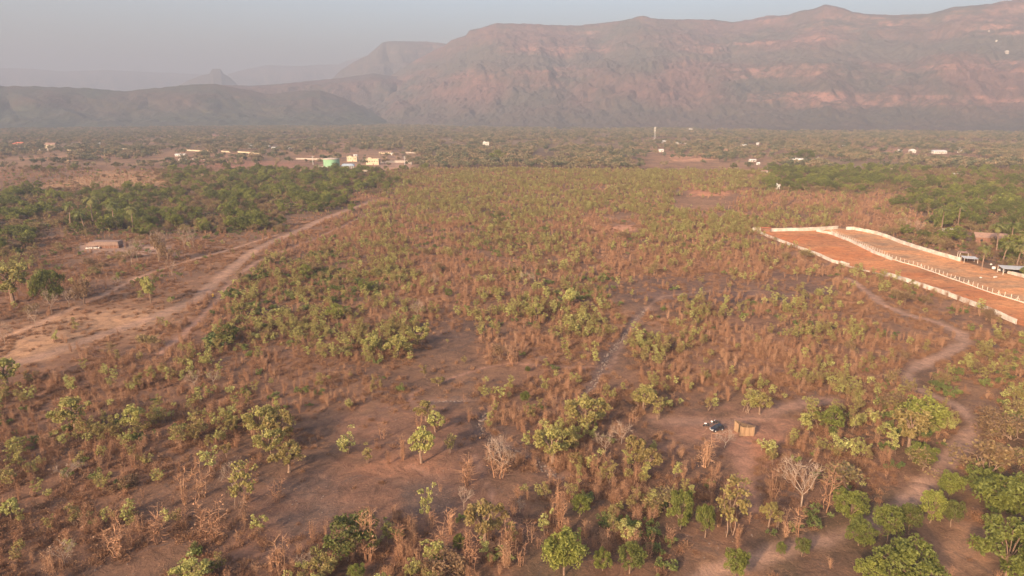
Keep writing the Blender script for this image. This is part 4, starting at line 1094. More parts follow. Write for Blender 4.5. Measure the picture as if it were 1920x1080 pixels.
# ------------------------------------------------------------------ walls and fence of the orange field
def resample(P, step):
    out = [Vector(P[0])]
    for a, b in zip(P, P[1:]):
        a, b = Vector(a), Vector(b); L = (b - a).length; n = max(1, int(round(L / step)))
        for k in range(1, n + 1): out.append(a + (b - a) * k / n)
    return out
def wall(name, label, pts, h=2.0, th=.3, mat='white_wall', cat='wall', step=3.0, hf=None, group=None):
    P = resample(W(pts), step); rw = random.Random(len(pts) * 7 + int(h * 10)); mb = MB(); cp = MB()
    o = empty(name, P[0]); tag(o, label, cat, group)
    for k, (a, b) in enumerate(zip(P, P[1:])):
        hh = (hf(k / (len(P) - 1)) if hf else 1) * h * rw.uniform(.95, 1.05)
        za = min(float(H(a.x, a.y)), float(H(b.x, b.y)))
        c = (a + b) / 2 - P[0]; d = b - a; rz = math.atan2(d.y, d.x); L = math.hypot(d.x, d.y)
        top = max(float(H(a.x, a.y)), float(H(b.x, b.y))) + hh
        mb.box((c.x, c.y, (za - .4 + top) / 2 - P[0].z), (L + .02 * (k % 2), th, top - za + .4), rz)
        cp.box((c.x, c.y, top + .05 - P[0].z), (L + .03 * (k % 2), th + .12, .1 - .004 * (k % 3)), rz)
    mb.build('masonry', M[mat], o); cp.build('coping', M[mat], o)
    return o
wall('boundary_wall', 'long white wall along the near side of the orange field',
     [(1411, 433), (1440, 445), (1480, 460), (1535, 480), (1560, 492), (1600, 503), (1640, 513), (1675, 521), (1720, 536), (1760, 549), (1800, 564), (1850, 583), (1905, 608)],
     1.7, hf=lambda t: .35 if .52 < t < .62 else (.9 if t < .5 else 1.1))
wall('boundary_wall', 'short white wall piece left of the brown gate', [(1411, 432), (1426, 433)], 2.3)
wall('boundary_wall', 'straight white wall across the far end of the orange field', [(1445, 434), (1500, 433), (1530, 432), (1571, 429)], 2.1)
wall('boundary_wall', 'white stepped wall curving round the tan strip behind', [(1586, 431), (1601, 431), (1622, 435), (1645, 440), (1668, 448), (1690, 457), (1720, 467), (1760, 479), (1800, 490)], 2.0)
wall('low_wall', 'pale dividing wall between orange field and tan strip', [(1531, 434), (1560, 440), (1585, 450), (1610, 461), (1640, 476), (1672, 488)], 1.5, .5)
wall('low_wall', 'low white wall in front of the dark open shed', [(1889, 513), (1905, 517), (1925, 522), (1960, 532)], 1.5)
# brown gate
g0, g1 = at(1427, 434), at(1444, 435)
gt_ = empty('field_gate', g0); tag(gt_, 'rusty brown gate with red lintel at the field corner', 'gate')
d = g1 - g0; rz = math.atan2(d.y, d.x); L = math.hypot(d.x, d.y)
mb = MB()
for t in (.25, .75): mb.box((d.x * t, d.y * t, 1.1), (L * .46, .1, 2.2), rz)
mb.build('gate_leaf', M['brown_wall'], gt_)
mb = MB()
for t in (0, .5, 1): mb.box((d.x * t, d.y * t, 1.3), (.35, .4, 3.0), rz)
mb.build('gate_post', M['brown_wall'], gt_)
mb = MB(); mb.box((d.x * .5, d.y * .5, 2.95), (L + 1.2, .9, .28), rz); mb.build('lintel', M['red_roof'], gt_)

fp = resample(W([(1558, 434), (1580, 444), (1610, 457), (1640, 471), (1672, 486), (1720, 500), (1790, 525), (1860, 550), (1920, 568), (1985, 590)]), 3.1)
fo = empty('post_fence', fp[0]); tag(fo, 'long fence of thin pale posts between the two bare fields', 'fence')
pm = MB(); pm.box((0, 0, 1.0), (.17, .17, 2.5), 0, .85); pm_d = pm.data('fence_post', M['post'])
rail = MB(); kerb = MB(); bm_ = MB()
for k, p in enumerate(fp):
    z = float(H(p.x, p.y)); q = Vector((p.x, p.y, z)) - fp[0]
    if k < 98: put('post', pm_d, fo, q)
    if k % 9 in (0, 3):
        for s_ in (-1, 1):
            e = Vector((.8 * s_, -.55 * s_, 0)); bm_.bar(q + Vector((0, 0, 1.7)), q + e, .07, 5)
    if k:
        for hz_ in (.7, 1.3, 1.9): rail.bar(pq + Vector((0, 0, hz_)), q + Vector((0, 0, hz_)), .012, 3)
        c = (pq + q) / 2; dd = q - pq
        kerb.box((c.x, c.y, c.z + .1), (dd.length + .05, .3, .5 + .01 * (k % 2)), math.atan2(dd.y, dd.x))
    pq = q
rail.build('wires', M['steel'], fo); kerb.build('kerb', M['post'], fo); bm_.build('brace', M['post'], fo)

# ------------------------------------------------------------------ houses and sheds
def house(u, v, wpx, hpx, label, cat='house', name='house', wallm='plaster', roofm='white_tin', roof='gable', depth=.7, rz=0.0, win=3, group=None, floors=1):
    p = at(u, v); m_ = pxm(p); w = wpx * m_; h = max(2.4, hpx * m_) ; dp = max(4.0, w * depth) if w < 30 else 12
    o = empty(name, (p.x, p.y, float(H(p.x, p.y))), rz); tag(o, label, cat, group)
    hw = h if roof == 'flat' else h * .66
    mb = MB(); mb.box((0, dp / 2, hw / 2 - .4), (w, dp, hw + .8)); mb.build('wall', M[wallm], o)
    mb = MB()
    if roof == 'gable':
        e = .5; n_ = h - hw
        mb.add([(-w / 2 - e, -e, hw - .1), (w / 2 + e, -e, hw - .1), (w / 2 + e, dp / 2, h), (-w / 2 - e, dp / 2, h), (-w / 2 - e, dp + e, hw - .1), (w / 2 + e, dp + e, hw - .1),
                (-w / 2 - e, -e, hw + .08), (w / 2 + e, -e, hw + .08), (w / 2 + e, dp / 2, h + .2), (-w / 2 - e, dp / 2, h + .2), (-w / 2 - e, dp + e, hw + .08), (w / 2 + e, dp + e, hw + .08)],
               [(3, 2, 1, 0), (5, 2, 3, 4)[::-1][::-1], (6, 7, 8, 9), (9, 8, 11, 10), (0, 1, 7, 6), (1, 2, 8, 7), (2, 5, 11, 8), (5, 4, 10, 11), (4, 3, 9, 10), (3, 0, 6, 9)])
    elif roof == 'hip':
        e = .6
        mb.add([(-w / 2 - e, -e, hw + .02), (w / 2 + e, -e, hw + .02), (w / 2 + e, dp + e, hw + .02), (-w / 2 - e, dp + e, hw + .02), (-w * .22, dp / 2, h + .3), (w * .22, dp / 2, h + .3)],
               [(0, 1, 5, 4), (1, 2, 5), (2, 3, 4, 5), (3, 0, 4), (3, 2, 1, 0)])
    elif roof == 'vault':
        for k in range(8):
            a0, a1 = PI * k / 8, PI * (k + 1) / 8
            y0, y1 = dp / 2 - math.cos(a0) * (dp / 2 + .3), dp / 2 - math.cos(a1) * (dp / 2 + .3)
            z0, z1 = hw + math.sin(a0) * (h - hw), hw + math.sin(a1) * (h - hw)
            mb.add([(-w / 2 - .3, y0, z0), (w / 2 + .3, y0, z0), (w / 2 + .3, y1, z1), (-w / 2 - .3, y1, z1)], [(0, 1, 2, 3)])
        mb.prism([(-w / 2, hw), (w / 2, hw), (w / 2, h - .15), (-w / 2, h - .15)], dp * .3, dp * .7)
    else:
        mb.box((0, dp / 2, hw + .1), (w + .5, dp + .5, .2)); mb.box((0, -.05, hw + .5), (w + .3, .15, .6)); mb.box((-w * .25, dp * .6, hw + 1.0), (w * .25, dp * .4, 1.6))
    mb.build('roof', M[roofm], o)
    mb = MB(); mb.box((w * .08, -.03, 1.05), (1.1, .08, 2.1)); mb.build('door', M['door'], o)
    for k in range(win):
        x = -w / 2 + w * (k + .6) / (win + .2)
        if abs(x - w * .08) < 1.2: x += 1.6
        mb = MB(); mb.box((x, -.025, hw * .62), (min(1.3, w * .12), .09, min(1.3, hw * .4))); mb.build('window', M['glass'], o)
    return o
HS = [
 (35, 277, 22, 8, 'white house under a bright red hipped roof', dict(roof='hip', roofm='red_roof', floors=1)),
 (93, 278, 15, 8, 'small cream house with brown roof behind a pale wall', dict(roofm='tile_roof', wallm='cream')),
 (184, 271, 5, 3, 'tiny white hut alone above the long cream walls', dict(win=1)),
 (228, 286, 18, 6, 'low cream shed at the end of the broken cream walls', dict(wallm='cream', roofm='cream')),
 (333, 293, 9, 4, 'grey-white shed under the dark trees', dict(win=2)),
 (345, 293, 5, 4, 'narrow white hut beside the dark trees', dict(win=1)),
 (466, 274, 9, 4, 'white flat-roofed house left of the long white one', dict(roof='flat', win=2)),
 (476, 278, 18, 5, 'long white building among trees left of the tank', dict(win=4)),
 (500, 276, 9, 3, 'low white shed right of the long white building', dict(win=2)),
 (514, 279, 9, 3, 'low pale shed midway to the white gabled house', dict(win=2, wallm='cream')),
 (543, 279, 8, 5, 'small white gabled house right of the pale sheds', dict(win=1)),
 (660, 303, 18, 8, 'cream two-level building behind the green tank', dict(roof='flat', wallm='cream', roofm='cream', win=4)),
 (698, 309, 23, 10, 'wide cream flat-roofed block right of the green tank', dict(roof='flat', wallm='cream', roofm='cream', win=5)),
 (666, 293, 6, 3, 'small white hut behind the cream buildings', dict(win=1)),
 (722, 288, 22, 4, 'long low cream house with brown roof beyond the cream block', dict(wallm='cream', roofm='tile_roof', win=5)),
 (735, 291, 4, 4, 'tiny bright hut beside the long brown-roofed house', dict(win=1)),
 (750, 254, 6, 3, 'tiny white house in the haze above the tank', dict(win=1)),
 (911, 275, 11, 8, 'white two-storey house rising from the woods in mid plain', dict(roof='flat', win=3)),
 (1022, 231, 4, 3, 'tiny white speck of a house at the mountain foot', dict(win=1)),
 (1246, 269, 8, 5, 'small white house right of the mast', dict(win=1)),
 (1273, 270, 9, 4, 'pale shed second right of the mast', dict(win=2)),
 (1287, 270, 9, 3, 'low white shed third right of the mast', dict(win=2)),
 (1240, 285, 8, 5, 'white house in front of the mast', dict(win=1)),
 (1295, 247, 6, 5, 'white block house far above the mast sheds', dict(roof='flat', win=1)),
 (1310, 247, 5, 3, 'tiny white hut beside the far white block', dict(win=1)),
 (1347, 277, 11, 4, 'pinkish roofed house at mid right plain', dict(wallm='cream', roofm='tile_roof', win=2)),
 (1361, 289, 6, 8, 'narrow brick-coloured tower house', dict(roof='flat', wallm='tile_roof', roofm='tile_roof', win=1)),
 (1340, 291, 8, 4, 'small white shed beside the far orange plot', dict(win=1)),
 (1395, 275, 9, 4, 'grey-white house above the narrow tower house', dict(win=2)),
 (1421, 272, 4, 4, 'tiny white hut left of the domed trees', dict(win=1)),
 (1412, 303, 11, 4, 'low white shed left of the vaulted sheds', dict(win=2)),
 (1422, 309, 5, 4, 'little white pump hut below the low shed', dict(win=1)),
 (1437, 240, 7, 2.5, 'leftmost white house at the mountain foot', dict(win=1)),
 (1414, 239, 4, 2.5, 'tiny pale hut at the mountain foot', dict(win=1)),
 (1480, 243, 6, 2.5, 'white hut at the foot below the peak', dict(win=1)),
 (1540, 241, 6, 4, 'white gabled house at the foot right of the peak', dict(win=1)),
 (1571, 239, 7, 5, 'bright white block at the foot of the mountain', dict(roof='flat', win=1)),
 (1478, 302, 12, 5, 'pale shed at the left of the vaulted sheds', dict(wallm='cream', win=2)),
 (1490, 304, 11, 7, 'white shed with a rounded vault roof', dict(roof='vault', win=2)),
 (1504, 305, 15, 7, 'larger white shed with rounded vault roof', dict(roof='vault', win=2)),
 (1534, 307, 12, 5, 'grey shed right of the big domed tree', dict(wallm='concrete', win=2)),
 (1582, 280, 5, 6, 'narrow cream shrine-like hut among trees', dict(wallm='cream', win=1)),
 (1434, 325, 10, 5, 'white and brown hut in the brown clearing', dict(roofm='tile_roof', win=1)),
 (1440, 321, 4, 4, 'small white water hut beside the brown clearing', dict(roof='flat', win=0)),
 (1459, 355, 6, 7, 'small white roofless hut in the scrub', dict(roof='flat', win=1)),
 (1675, 317, 6, 5, 'small pale hut among the right-hand trees', dict(wallm='cream', win=1)),
 (1688, 285, 6, 4, 'tiny white house left of the white domed one', dict(win=1)),
 (1712, 287, 9, 6, 'white hip-roofed house on the right plain', dict(roof='hip', win=2)),
 (1763, 288, 21, 5, 'long white shed with a row of windows', dict(win=6)),
 (1808, 287, 12, 5, 'grey-roofed house right of the long white shed', dict(roofm='tin', win=2)),
 (1798, 280, 3.5, 3.5, 'tiny white hut behind the long white shed', dict(win=0)),
 (1794, 330, 9, 4, 'white walled shed with a dark lean-to', dict(win=1)),
 (1802, 327, 10, 4, 'white tin-roofed shed behind the dark lean-to', dict(win=1, wallm='brown_wall')),
 (1885, 386, 20, 7, 'white-roofed house half hidden in the right-hand trees', dict(roofm='white_tin', win=3)),
 (1776, 441, 24, 9, 'brown house with pale flat canopy behind the curved wall', dict(roofm='concrete', wallm='brown_wall', win=2)),
 (1797, 446, 12, 7, 'small mauve-roofed lean-to beside the brown house', dict(roofm='tile_roof', wallm='brown_wall', win=1)),
 (1858, 460, 42, 17, 'large brown tiled farmhouse in the palm grove', dict(roofm='tile_roof', wallm='brown_wall', roof='gable', win=3, depth=.55, rz=-.35)),
]
for u, v, w, h, lab, kw in HS: house(u, v, w, h, lab, **kw)

# long thatched shed at the edge of the dry field
p = at(192, 466); o = empty('thatched_shed', p, .05); tag(o, 'long low thatched shed with pale sacks at the dry field edge', 'shed')
mb = MB(); mb.prism([(-10.5, 1.5), (9.5, 1.9), (9.0, 4.0), (-6.5, 3.9)], 0, 6); mb.build('roof', M['thatch'], o)
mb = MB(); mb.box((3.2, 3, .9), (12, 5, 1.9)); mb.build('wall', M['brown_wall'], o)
for k in range(8):
    mb = MB(); mb.bar((-9 + k * 2.6, .15, -.3), (-9 + k * 2.6, .15, 1.7), .09, 6); mb.build('post', M['pale_wood'], o)
sk = MB(); rw = random.Random(3)
sk.lathe([(.05, 0), (.5, .1), (.62, .45), (.5, .85), (.12, 1.0)], n=10); skd = sk.data('sack', M['plaster'], True)
for k, (dx, dy) in enumerate([(-8.4, -1.0), (-6.8, -.8), (-5.4, -1.1), (-4.2, -.7), (-2.6, -.9), (-1.4, -.6)]):
    q = put('sack', skd, None, (p.x + dx, p.y + dy, float(H(p.x + dx, p.y + dy)) - .03), k, (1.5, .9, 1.0 + .15 * (k % 3)))
    tag(q, '%s pale sack from the left under the thatched shed eave' % ['first', 'second', 'third', 'fourth', 'fifth', 'sixth'][k], 'sack', 'pale sacks by the thatched shed')
p = at(216, 464); o = empty('water_drum', p); tag(o, 'dark upright water drum at the right end of the thatched shed', 'drum')
mb = MB(); mb.lathe([(1.1, -.2), (1.15, .1), (1.1, 1.2), (1.15, 2.4), (1.0, 2.7), (.3, 2.9)], n=18); mb.build('barrel', M['dark'], o, True)
mb = MB(); mb.lathe([(.36, 2.88), (.38, 3.05), (.1, 3.1)], n=14); mb.build('lid', M['tin'], o, True)

# shelters by the curved wall, sacks and the dark open shed
def shelter(u, v, w, d, h, label, roofm, name='open_shelter', rz=-.25):
    p = at(u, v); o = empty(name, p, rz); tag(o, label, 'shelter')
    mb = MB(); mb.add([(-w / 2, 0, h), (w / 2, 0, h - .15), (w / 2, d, h + .25), (-w / 2, d, h + .4), (-w / 2, 0, h + .12), (w / 2, 0, h - .03), (w / 2, d, h + .37), (-w / 2, d, h + .52)],
                      [(3, 2, 1, 0), (4, 5, 6, 7), (0, 1, 5, 4), (1, 2, 6, 5), (2, 3, 7, 6), (3, 0, 4, 7)]); mb.build('roof', M[roofm], o)
    for x in (-w / 2 + .3, w / 2 - .3):
        for y in (.2, d - .2):
            mb = MB(); mb.box((x, y, h / 2 - .2), (.2, .2, h + .35)); mb.build('post', M['post'], o)
    return o
shelter(1806, 489, 4.6, 3.5, 4.3, 'tall pink-roofed open shelter at the end of the curved wall', 'tile_roof')
shelter(1820, 494, 7, 5, 2.6, 'low grey-roofed shelter in front of the tall one', 'tin')
shelter(1916, 517, 17, 7, 3.0, 'dark open cattle shed with grey roof at the right edge', 'tin', 'open_shed')
for k, (u, v, s_) in enumerate([(1858, 497, .8), (1863, 505, 1.4), (1874, 508, 1.05), (1882, 510, 1.2)]):
    p = at(u, v); q = put('sack', skd, None, p - Vector((0, 0, .03)), k, s_ * 1.15)
    tag(q, '%s white sack at the edge of the tan field' % ['smallest', 'largest', 'third', 'rightmost'][k], 'sack', 'white sacks beside the tan field')
for k, (u, v) in enumerate([(1839, 521), (1866, 520)]):
    p = at(u, v); q = put('stone_block', None, None, p); bpy.data.objects.remove(q)
    mb = MB(); mb.box((0, 0, .2), ((.9, 1.8)[k], .7, .6), .3, .8); q = mb.build('stone_block', M['plaster'], loc=p)
    tag(q, ('small white block lying on the tan field', 'long white slab lying on the tan field')[k], 'block')

# long broken cream walls on the left plain and around the tank compound
for lab, pts, h, mt in [
  ('pale wall in front of the red-roofed house', [(25, 281), (42, 281)], 3.2, 'white_wall'), ('cream wall below the small cream house', [(56, 281), (92, 282)], 3.0, 'white_wall'),
  ('first cream wall piece right of the red-roofed house', [(126, 283), (146, 283)], 3.6, 'cream'), ('second cream wall piece on the left plain', [(150, 283), (165, 283)], 3.6, 'cream'),
  ('third cream wall piece beside a dark tree', [(173, 283), (197, 284)], 4.0, 'cream'), ('long thin cream wall left half', [(350, 283), (402, 285)], 2.4, 'cream'),
  ('long thin cream wall middle piece', [(415, 285), (432, 286)], 2.4, 'cream'), ('long thin cream wall right piece', [(446, 286), (490, 289)], 2.4, 'cream'),
  ('pale wall left of the green tank', [(555, 299), (608, 300)], 2.2, 'concrete'), ('low pale wall curving in front of the green tank', [(596, 313), (620, 317), (650, 320), (690, 322)], 2.0, 'concrete'),
  ('pale ramp wall right of the cream block', [(715, 306), (740, 305), (764, 305), (772, 309)], 3.2, 'concrete'), ('pale wall beyond the long brown-roofed house', [(760, 287), (808, 288)], 2.0, 'concrete')]:
    wall('compound_wall', lab, pts, h, .4, mt, step=9.0)

# green tank
p = at(622, 312); m_ = pxm(p); r = 14.2 * m_; h = 13.5 * m_
o = empty('storage_tank', p); tag(o, 'big pale green round storage tank with a flat top', 'tank')
mb = MB(); mb.lathe([(r, -1), (r, h * .5), (r, h)], n=48); mb.build('shell', M['tank_green'], o, False)
mb = MB(); mb.lathe([(r + .25, h - .5), (r + .25, h + .1), (r * .5, h + .9), (.3, h + 1.4)], n=48); mb.build('roof', M['concrete'], o, True)
mb = MB()
for k in range(14):
    a = -PI * .75 + k * .03; mb.box((math.cos(a) * (r + .5), math.sin(a) * (r + .5), h * (k + .5) / 14), (1.2, .5, .12), a)
for s_ in (-.02, .42): mb.bar((math.cos(-PI * .75 + s_) * (r + .6), math.sin(-PI * .75 + s_) * (r + .6), 0), (math.cos(-PI * .75 + s_) * (r + .6), math.sin(-PI * .75 + s_) * (r + .6), h), .08)
mb.build('ladder', M['steel'], o)
# blue-roofed pavilion on white columns
p = at(652, 317); m_ = pxm(p); w, h = 22 * m_, 9 * m_
o = empty('pavilion', p); tag(o, 'blue-grey roofed pavilion on white columns beside the green tank', 'pavilion')
mb = MB(); mb.prism([(-w / 2 - .5, h * .62), (w / 2 + .5, h * .62), (w / 2 - 1.5, h), (-w / 2 + 1.5, h)], -.5, 7); mb.build('roof', M['blue_tin'], o)
for k in range(7):
    mb = MB(); mb.box((-w / 2 + .5 + k * (w - 1) / 6, .1, h * .3), (.7, .7, h * .66)); mb.build('column', M['plaster'], o)
mb = MB(); mb.box((0, 6.2, h * .3), (w - .6, .3, h * .66)); mb.build('back_wall', M['concrete'], o)
# pale heap of blocks at the left plain
rw = random.Random(8)
for k in range(11):
    u = 336 + k * 4.6 + rw.uniform(-1, 1); v = 299 + rw.uniform(-2.5, 1.5); p = at(u, v); s_ = rw.uniform(2.2, 4.6)
    mb = MB(); mb.box((0, 0, s_ * .22), (s_, s_ * .7, s_ * .55), rw.uniform(-.5, .5), .8); q = mb.build('stacked_blocks', M['plaster'], loc=p)
    tag(q, '%s pale block heap from the left on the brown plain' % ['first', 'second', 'third', 'fourth', 'fifth', 'sixth', 'seventh', 'eighth', 'ninth', 'tenth', 'eleventh'][k], 'block heap', 'pale block heaps on the left plain')
# masts
def mast(u, v, hpx, label, big=True):
    p = at(u, v); m_ = pxm(p); h = hpx * m_; o = empty('lattice_mast', p); tag(o, label, 'mast')
    mb = MB(); b0 = h * (.05 if big else .03); n = 9
    for k in range(n):
        z0, z1 = h * k / n, h * (k + 1) / n; w0, w1 = b0 * (1 - .75 * k / n), b0 * (1 - .75 * (k + 1) / n)
        c0 = [Vector((sx * w0, sy * w0, z0)) for sx, sy in ((-1, -1), (1, -1), (1, 1), (-1, 1))]; c1 = [Vector((sx * w1, sy * w1, z1)) for sx, sy in ((-1, -1), (1, -1), (1, 1), (-1, 1))]
        for i in range(4):
            j = (i + 1) % 4; mb.bar(c0[i], c1[i], .22, 4); mb.bar(c0[i], c1[j], .12, 3); mb.bar(c1[i], c1[j], .12, 3)
    mb.build('lattice', M['steel'], o)
    if big:
        for k, z in enumerate((.78, .88, .96)):
            mb = MB()
            for i in range(3):
                a = i * 2.09 + k; mb.box((math.cos(a) * b0 * .9, math.sin(a) * b0 * .9, h * z), (.8, .8, 3.2), a)
            mb.build('antenna', M['plaster'], o)
    else:
        mb = MB()
        for z in (.75, .88, .98): mb.box((0, 0, h * z), (h * .3, .3, .25))
        mb.build('crossarm', M['steel'], o)
mast(1227, 268, 28, 'tall pale telecom mast on the hazy plain')
mast(759, 310, 16, 'thin power pole right of the cream block', False)
mast(587, 309, 15, 'thin power pole left of the green tank', False)
mast(1533, 303, 8, 'short pole beside the big domed tree', False)
# white buildings on the mountainside stand on its slope
def on_slope(u, v, s_, label):
    bpy.context.view_layer.update()
    dg = bpy.context.evaluated_depsgraph_get(); dv = ray(u, v)
    mo_ = [q for q in bpy.data.objects if q.name == 'mountain'][0]
    ok, loc, nrm, idx_ = mo_.ray_cast(Vector((0, 0, CAM_H)), Vector(dv).normalized())
    if not ok: return
    o = empty('hillside_house', loc - Vector((0, 0, 2))); tag(o, label, 'house')
    mb = MB(); mb.box((0, 0, s_ * .35), (s_, s_ * .9, s_ * .9)); mb.build('wall', M['concrete'], o)
    mb = MB(); mb.prism([(-s_ * .56, s_ * .8), (s_ * .56, s_ * .8), (0, s_ * 1.15)], -s_ * .5, s_ * .5); mb.build('roof', M['white_tin'], o)
on_slope(1887, 100, 13, 'bright white building high on the right mountainside')
on_slope(1868, 78, 7, 'small white hut above the bright mountainside building')
on_slope(1854, 59, 6, 'tiny topmost white hut on the mountainside')

# yellow marker post
p = at(400, 558); o = empty('marker_post', p); tag(o, 'short yellow marker post on a stone base beside the track', 'post')
mb = MB(); mb.lathe([(.34, .3), (.33, 1.2), (.30, 1.75), (.05, 1.85)], n=12); mb.build('shaft', M['yellow'], o, True)
mb = MB(); mb.box((0, 0, .1), (1.0, 1.0, .55), .3, .8); mb.build('base', M['rock'], o)

# ------------------------------------------------------------------ woven mat enclosure
A = at(1376, 807); B = at(1384, 812.5); C_ = at(1386, 817.5); D = at(1414, 817.5)
o = empty('mat_enclosure', C_); tag(o, 'roofless wedge-shaped enclosure of woven tan mats on poles', 'enclosure')
def matwall(name, a, b, ha, hb, sag=.0, n=10, th=.05, mt='mat'):
    mb = MB(); pts = []
    d = (b - a); nrm = Vector((-d.y, d.x, 0)).normalized()
    vs = []
    for k in range(n + 1):
        t = k / n; q = a + d * t - C_; h = ha + (hb - ha) * t - sag * math.sin(PI * t); w_ = .06 * math.sin(t * 19)
        for z in (-.15, h):
            for s_ in (-th / 2, th / 2): vs.append(q + nrm * (s_ + w_) + Vector((0, 0, z)))
    fs = []
    for k in range(n):
        i = 4 * k; fs += [(i, i + 4, i + 6, i + 2), (i + 1, i + 3, i + 7, i + 5), (i + 2, i + 6, i + 7, i + 3), (i, i + 1, i + 5, i + 4)]
    fs += [(0, 2, 3, 1), (4 * n, 4 * n + 1, 4 * n + 3, 4 * n + 2)]
    mb.add(vs, fs); return mb.build(name, M[mt], o)
matwall('mat_panel', C_, D, 2.7, 2.5, .28); matwall('mat_panel', A, B, 2.9, 2.6, .1, 5)
matwall('mat_panel', A + Vector((.06, .06, 0)), D + Vector((.02, .55, 0)), 2.95, 2.6, .15, mt='old_mat')
for q, h in ((A, 3.1), (B, 2.8), (C_, 2.95), (D, 2.75), ((C_ + D) / 2 + Vector((0, .12, 0)), 2.8)):
    mb = MB(); q = q - C_; mb.bar(q + Vector((.05, .09, -.3)), q + Vector((.08, .1, h)), .045, 6); mb.build('pole', M['pale_wood'], o)

# ------------------------------------------------------------------ the dark car
def make_car(p, rz):
    o = empty('car', p + Vector((0, 0, .02)), rz); tag(o, 'small dark blue hatchback parked on bare earth beside the mat enclosure', 'car')
    Lh, Wh = 1.78, .76
    prof = [(-1.78, .42), (-1.80, .70), (-1.72, .92), (-.75, 1.0), (1.70, .98), (1.78, .85), (1.78, .36), (1.60, .26), (-1.62, .26)]   # nose at -x
    mb = MB(); n = len(prof); rows = []
    for y, s_ in ((-Wh, .965), (-Wh + .07, 1.0), (Wh - .07, 1.0), (Wh, .965)):
        rows.append([(x * s_, y, .62 + (z - .62) * s_) for x, z in prof])
    vs = [q for r_ in rows for q in r_]; fs = [tuple(range(n))[::-1], tuple(range(3 * n, 4 * n))]
    for j in range(3):
        for i in range(n): k = (i + 1) % n; fs.append((j * n + i, j * n + k, (j + 1) * n + k, (j + 1) * n + i))
    mb.add(vs, fs); mb.build('body', M['car_paint'], o)
    mb = MB()                                                         # cabin: glass below, painted roof above
    b_ = [(-.78, .99), (1.62, .97)]; t_ = [(-.15, 1.42), (1.32, 1.44)]
    mb.add([(b_[0][0], -.70, .985), (b_[1][0], -.70, .965), (b_[1][0], .70, .965), (b_[0][0], .70, .985), (t_[0][0], -.56, 1.42), (t_[1][0], -.56, 1.44), (t_[1][0], .56, 1.44), (t_[0][0], .56, 1.42)],
           [(0, 1, 5, 4), (1, 2, 6, 5), (2, 3, 7, 6), (3, 0, 4, 7), (4, 5, 6, 7), (3, 2, 1, 0)])
    mb.build('windows', M['glass'], o)
    mb = MB(); mb.box((.585, 0, 1.47), (1.50, 1.16, .06), 0, .93)
    for s_ in (-1, 1):
        for (x0, x1) in ((-.78, -.16), (.45, .47), (1.62, 1.33)): mb.bar((x0, s_ * .715, .98), (x1, s_ * .575, 1.45), .035, 5)
    mb.build('roof', M['car_paint'], o)
    for x in (-1.12, 1.12):
        for s_ in (-1, 1):
            mb = MB(); mb.lathe([(.2, -.09), (.28, -.1), (.30, -.06), (.30, .06), (.28, .1), (.2, .09)], n=18, axis='y'); w_ = mb.build('wheel', M['rubber'], o, loc=(x, s_ * .70, .29))
            mb = MB(); mb.lathe([(.05, -.01), (.19, 0), (.19, .03), (.05, .04)], n=14, axis='y'); mb.build('hubcap', M['chrome'], w_, loc=(0, s_ * .095, 0))
    for s_ in (-1, 1):
        mb = MB(); mb.box((-1.77, s_ * .55, .74), (.12, .30, .17), 0, .85); mb.build('headlight', M['lamp'], o)
        mb = MB(); mb.box((1.77, s_ * .62, .85), (.08, .16, .26)); mb.build('taillight', M['red_roof'], o)
        mb = MB(); mb.box((-.62, s_ * .84, 1.05), (.14, .16, .12)); mb.build('mirror', M['car_paint'], o)
    mb = MB(); mb.box((-1.80, 0, .46), (.07, 1.1, .14)); mb.build('bumper', M['chrome'], o)
    mb = MB(); mb.box((-1.845, 0, .47), (.02, .45, .11)); mb.build('number_plate', M['lamp'], o)
    return o
make_car(at(1344, 807), math.atan2(.42, .9))

def make_bike(p, rz, label, tankm):
    o = empty('motorcycle', p, rz); tag(o, label, 'motorcycle')
    for x in (-.64, .64):
        mb = MB(); mb.lathe([(.24, -.04), (.30, -.05), (.31, 0), (.30, .05), (.24, .04)], n=20, axis='y'); w_ = mb.build('wheel', M['rubber'], o, loc=(x, 0, .31))
        mb = MB()
        for k in range(6): a = k * PI / 3; mb.bar((0, 0, 0), (math.cos(a) * .25, 0, math.sin(a) * .25), .012, 4)
        mb.build('spokes', M['chrome'], w_)
    mb = MB(); mb.bar((-.64, 0, .31), (-.42, 0, .92), .03); mb.bar((.64, .05, .31), (.05, .05, .45), .03); mb.bar((.05, 0, .4), (-.42, 0, .82), .04); mb.bar((.5, 0, .72), (-.4, 0, .80), .035); mb.box((.02, 0, .42), (.42, .26, .32), 0, .8); mb.build('frame', M['rubber'], o)
    mb = MB(); mb.lathe([(.05, -.28), (.14, -.2), (.17, 0), (.13, .2), (.04, .27)], n=12, axis='y'); t_ = mb.build('fuel_tank', M[tankm], o, True, loc=(-.15, 0, .86)); t_.rotation_euler = (0, 0, PI / 2)
    mb = MB(); mb.box((.34, 0, .82), (.7, .26, .12), 0, .85); mb.build('seat', M['rubber'], o)
    mb = MB(); mb.bar((-.40, -.34, 1.02), (-.44, 0, .95), .02); mb.bar((-.44, 0, .95), (-.40, .34, 1.02), .02); mb.build('handlebar', M['chrome'], o)
    mb = MB(); mb.lathe([(.02, -.06), (.1, -.04), (.11, .05)], n=12, axis='y'); h_ = mb.build('headlight', M['lamp'], o, True, loc=(-.52, 0, .88)); h_.rotation_euler = (0, 0, PI / 2)
make_bike(at(1324, 799.5), .15, 'motorcycle with a white front standing left of the dark car', 'lamp')
make_bike(at(1343, 794.5), -.5, 'black motorcycle standing just behind the dark car', 'car_paint')

